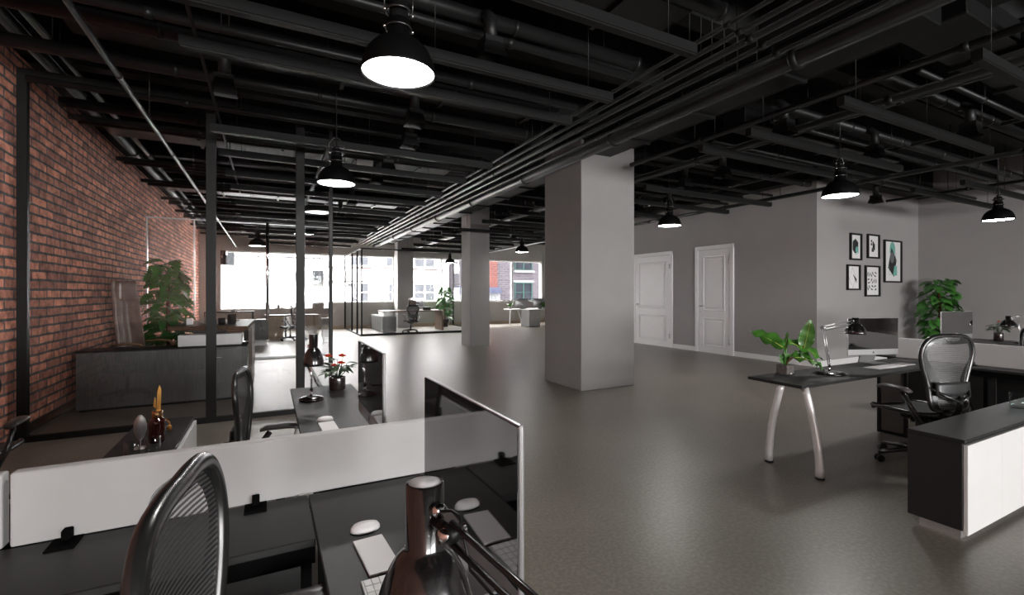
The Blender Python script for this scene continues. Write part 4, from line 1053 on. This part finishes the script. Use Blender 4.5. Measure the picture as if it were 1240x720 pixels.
# ------------------------------------------------------------------ far glass office furniture
t = T('executive_cabinet', 'low grey cabinet inside the far glass office', 'cabinet', (3.86, 18.0, 0))
b = MB(); b.box(0, .50, .0, 2.3, .03, .60, M['darkcab'], .003)
b.build('carcass', t)
b = MB(); b.box(-.005, .505, -.005, 2.305, .60, .62, M['greypot']); b.build('cabinet_top', t)
for k in range(5):
    b = MB(); b.box(-.014, -.001, .02+k*.455, .45+k*.455, .06, .58, M['darkcab'], .003); b.build('door', t)
b = MB(); b.box(3.95, 4.32, 18.3, 19.3, .621, .77, M['whitelam'], .01); tag(b.build('storage_box'), 'white oblong box on the cabinet in the far glass office', 'box')
t = T('executive_desk', 'walnut slab desk inside the far glass office', 'desk', (3.9, 18.25, 0))
b = MB(); b.box(0, 2.45, 0, .95, .775, .82, M['wood'], .003); b.build('desktop', t)
b = MB(); b.box(2.38, 2.45, .02, .93, 0, .775, M['wood']); b.build('slab_leg', t)
cc = copy_tree(cp); place(cc, (5.4, 18.9, .821), -.25, 'desktop computer on the walnut desk in the far glass office')
b = MB(); b.box(-.14, .14, -.08, .08, 0, .12, M['black'], .01); o = b.build('desk_organizer'); o.location = (5.75, 18.6, .821); tag(o, 'dark box organizer on the walnut desk in the far glass office', 'organizer')
# ------------------------------------------------------------------ distant desks by the right street window
t = T('office_desk', 'distant white-topped desk with thin curved silver legs, by the right street window', 'desk', (9.9, 19.1, 0))
b = MB(); b.box(0, 2.6, 0, .8, .74, .77, M['whitelam'], .003); b.build('tabletop', t)
for s_ in (0, 1):
    b = MB(); curved_leg(b, (.12+s_*.35, .3, .74), (.05+s_*.62, .25, .01), (.06*(1 if s_ else -1), 0, 0), .05); b.build('leg', t)
t = T('storage_unit', 'distant grey storage unit under the white-topped desk by the right street window', 'storage unit', (10.2, 17.95, 0))
b = MB(); b.box(0, .55, 0, .75, .02, .76, M['darkcab'], .003); b.build('carcass', t)
b = MB(); b.box(.01, .54, -.014, -.001, .04, .74, M['greypot'], .003); b.build('door', t)
b = MB(); b.box(0, 1.6, .06, .8, .762, .782, M['whitelam'], .003); b.build('worktop', t)
b = MB(); b.box(1.5, 1.55, .1, .75, 0, .762, M['whitelam']); b.build('end_panel', t)
for k, (x, lab) in enumerate(((10.05, 'left'), (10.75, 'right'))):
    place(copy_tree(cp), (x+.32, 19.0 if k == 0 else 18.55, .783 if k else .771), PI-.15, 'distant white-backed desktop computer by the street window, %s of the pair' % lab)
b = MB(); b.box(-.12, .12, -.07, .07, 0, .2, M['greypot'], .01); o = b.build('desk_organizer'); o.location = (10.78, 19.5, .771); tag(o, 'grey box between the two distant computers by the street window', 'box')
for (x, y, z, lab, sd) in ((10.05, 19.5, .771, 'small green plant on the distant white desk, left of the computers', 21), (11.15, 18.3, .783, 'small green plant on the distant white desk, right of the computers', 22)):
    t = T('potted_plant', lab, 'plant', (x, y, z)); rnd = random.Random(sd)
    b = MB(); b.lathe([(0, 0), (.07, 0), (.08, .1), (.07, .1), (.065, .08), (0, .08)], M['greypot'], seg=16); b.build('pot', t)
    b = MB()
    for k in range(11):
        a = k*2.4; leaf(b, (0, 0, .09), (math.cos(a)*.6, math.sin(a)*.6, rnd.uniform(.5, 1.4)), rnd.uniform(.22, .36), .11, M['leaf'], rnd.uniform(.2, .8), False, .15, .05, rnd.uniform(-.5, .5))
    b.build('leaves', t)

# ------------------------------------------------------------------ street outside
b = MB(); b.box(-40, 60, YF+.4, 45, -4.2, -4.0, M['street']); tag(b.build('street'), 'pale street paving below the windows', 'street')['kind'] = 'structure'
def sash(b, x0, x1, z0, z1, y, fm, gm, cols=2, rws=2):
    f = .09
    b.box(x0-f, x1+f, y-.10, y, z0-f, z0, fm); b.box(x0-f, x1+f, y-.10, y, z1, z1+f, fm)
    for x in (x0-f, x1): b.box(x, x+f, y-.10, y, z0, z1, fm)
    for k in range(1, cols):
        x = x0+(x1-x0)*k/cols; b.box(x-f*.6, x+f*.6, y-.09, y, z0, z1, fm)
    z = (z0+z1)/2; b.box(x0, x1, y-.08, y, z-f*.4, z+f*.4, fm)
Yb = 34.0
t = T('stucco_building', 'overexposed white building with pink stone bands and paired sash windows across the street', 'building', (3.5, Yb, -4))
b = MB(); b.box(0, 8.75, 0, 8, 0, 18, M['house']); b.build('wall', t)
for z in (4.1, 6.30, 7.22, 9.9):
    b = MB(); b.box(-.02, 8.77, -.12, -.001, z, z+.06, M['housetrim']); b.build('stone_band', t)
for (x0, x1) in ((1.3, 2.75), (4.02, 5.4), (6.08, 7.59)):
    for z0, z1 in ((4.95, 6.18), (7.46, 9.2), (10.4, 12.4)):
        b = MB(); sash(b, x0, x1, z0, z1, -.001, M['house'], M['winglass'], 2); f_ = b.build('window', t)
        b = MB(); b.box(x0, x1, -.03, -.001, z0, z1, M['winglass']); b.build('pane', f_)
        b = MB(); b.box(x0-.2, x1+.2, -.2, -.001, z0-.20, z0-.12, M['housetrim']); b.build('window_sill', t)
Yc = 33.0
t = T('brick_building', 'mauve brick building with green sash windows seen between the columns', 'building', (15.2, Yc, -4))
b = MB(); b.box(-2.9, 4.75, 0, 8, 0, 18, M['housebrick']); b.build('wall', t)
b = MB(); b.box(4.75, 9.5, -.3, 8, 0, 18, M['house']); b.build('side_wall', t)
b = MB(); b.box(-.9, .66, -.08, -.001, 5.6, 18, M['redbrick']); b.build('brick_strip', t)
for (x0, x1) in ((2.25, 3.70),):
    for z0, z1 in ((4.88, 6.28), (7.44, 9.3)):
        b = MB(); sash(b, x0, x1, z0, z1, -.001, M['greenframe'], M['darkglass']); f_ = b.build('window', t)
        b = MB(); b.box(x0, x1, -.03, -.001, z0, z1, M['darkglass']); b.build('pane', f_)
        b = MB(); b.box(x0-.2, x1+.2, -.25, -.001, z0-.27, z0-.10, M['signwhite']); b.build('window_sill', t)
        b = MB(); b.box(x0-.2, x1+.2, -.12, -.001, z1+.10, z1+.26, M['signwhite']); b.build('lintel', t)
b = MB(); b.prism([(-2.9, -.6, 5.5), (-2.9, -.001, 6.05), (-2.9, -.001, 5.5)], (3.75, 0, 0), M['awning']); b.build('awning', t)
b = MB(); b.box(-2.9, .85, -.14, -.001, 4.75, 5.49, M['signwhite']); b.build('sign_board', t)
def letter(ch_, x, z, y, size, parent):
    c = bpy.data.curves.new('letter', 'FONT'); c.body = ch_; c.size = size; c.extrude = .01
    tmp = bpy.data.objects.new('tmp', c); COL.objects.link(tmp); bpy.context.view_layer.update()
    me = bpy.data.meshes.new_from_object(tmp.evaluated_get(bpy.context.evaluated_depsgraph_get()))
    bpy.data.objects.remove(tmp); me.materials.clear(); me.materials.append(M['ink'])
    o = bpy.data.objects.new('letter', me); COL.objects.link(o); o.parent = parent; o.location = (x, y, z); o.rotation_euler = (PI/2, 0, 0); return o
for c_, x in (('B', -2.85), ('L', -2.35), ('N', .12)): letter(c_, x, 4.93, -.16, .62, t)
t = T('parking_structure', 'pale parking structure with railing and planting strip across the street', 'building', (-14, 36, -4))
b = MB(); b.box(0, 17.4, 0, 6, 0, 5.98, M['house']); b.build('wall', t)
b = MB(); b.box(0, 17.4, -.6, -.2, 6.35, 7.1, M['deck']); b.box(0, 17.4, -.2, 6, 6.6, 7.0, M['deck']); b.build('deck', t)
b = MB(); b.box(0, 17.4, .3, .4, 7.98, 8.06, M['deck']); b.build('railing', t)
for k in range(9): b = MB(); b.box(k*1.85+.4, k*1.85+.48, .3, .4, 7.0, 7.98, M['deck']); b.build('rail_post', t)
b = MB(); b.box(0, 17.4, 5.8, 6, 5.98, 14, M['house']); b.build('rear_wall', t)
b = MB(); rnd = random.Random(4)
for k in range(170): b.sphere((rnd.uniform(.2, 17.2), rnd.uniform(.1, .5), 6.03+rnd.uniform(0, .14)), rnd.uniform(.08, .16), M['hedge'], u=6, v=5)
b.build('planting', t)['kind'] = 'stuff'
b = MB(); b.box(11.6, 12.0, -.1, .3, 7.1, 12, M['deck']); b.build('pier', t)

# ------------------------------------------------------------------ light
w = bpy.data.worlds.new('sky'); S.world = w; w.use_nodes = True; nt = w.node_tree; nt.nodes.clear()
wo = nt.nodes.new('ShaderNodeOutputWorld'); bg = nt.nodes.new('ShaderNodeBackground'); nt.links.new(bg.outputs[0], wo.inputs[0])
bg.inputs[0].default_value = (1., .985, .96, 1); bg.inputs[1].default_value = 40.0

# daylight portals: they only tell the renderer where the windows are
def portal(x0, x1, y, z0, z1, into):
    l = bpy.data.lights.new('window_portal', 'AREA'); l.shape = 'RECTANGLE'; l.size = x1-x0; l.size_y = z1-z0; l.cycles.is_portal = True
    o = bpy.data.objects.new('window_portal', l); COL.objects.link(o); o.location = ((x0+x1)/2, y, (z0+z1)/2)
    o.rotation_euler = (PI/2 if into > 0 else -PI/2, 0, 0)
portal(-1.62, 5.0, YF+.29, SILL, HEAD, -1); portal(5.66, 12.68, YF+.29, SILL, HEAD, -1)
for x0, x1 in bw: portal(x0, x1, YB-.24, .75, 2.8, 1)

# ------------------------------------------------------------------ camera
X1, X2, YH = 325., 1710., 355.
f = math.sqrt((620-X1)*(X2-620)); yaw = math.atan((620-X1)/f)
cam = bpy.data.cameras.new('camera'); co = bpy.data.objects.new('camera', cam); COL.objects.link(co)
cam.sensor_fit = 'HORIZONTAL'; cam.sensor_width = 36; cam.lens = f/1240*36
cam.shift_y = (YH-360)/1240*-1*-1 if False else -(360-YH)/1240
co.location = (0, 0, 1.5); co.rotation_euler = (PI/2, 0, -yaw); cam.clip_start = .05; cam.clip_end = 200
S.camera = co
S.view_settings.view_transform = 'Standard'; S.view_settings.look = 'None'; S.view_settings.gamma = 1; S.view_settings.exposure = 0
try: S.view_settings.use_curve_mapping = False
except Exception: pass
S.cycles.max_bounces = 10; S.cycles.transparent_max_bounces = 24; S.cycles.sample_clamp_indirect = 30
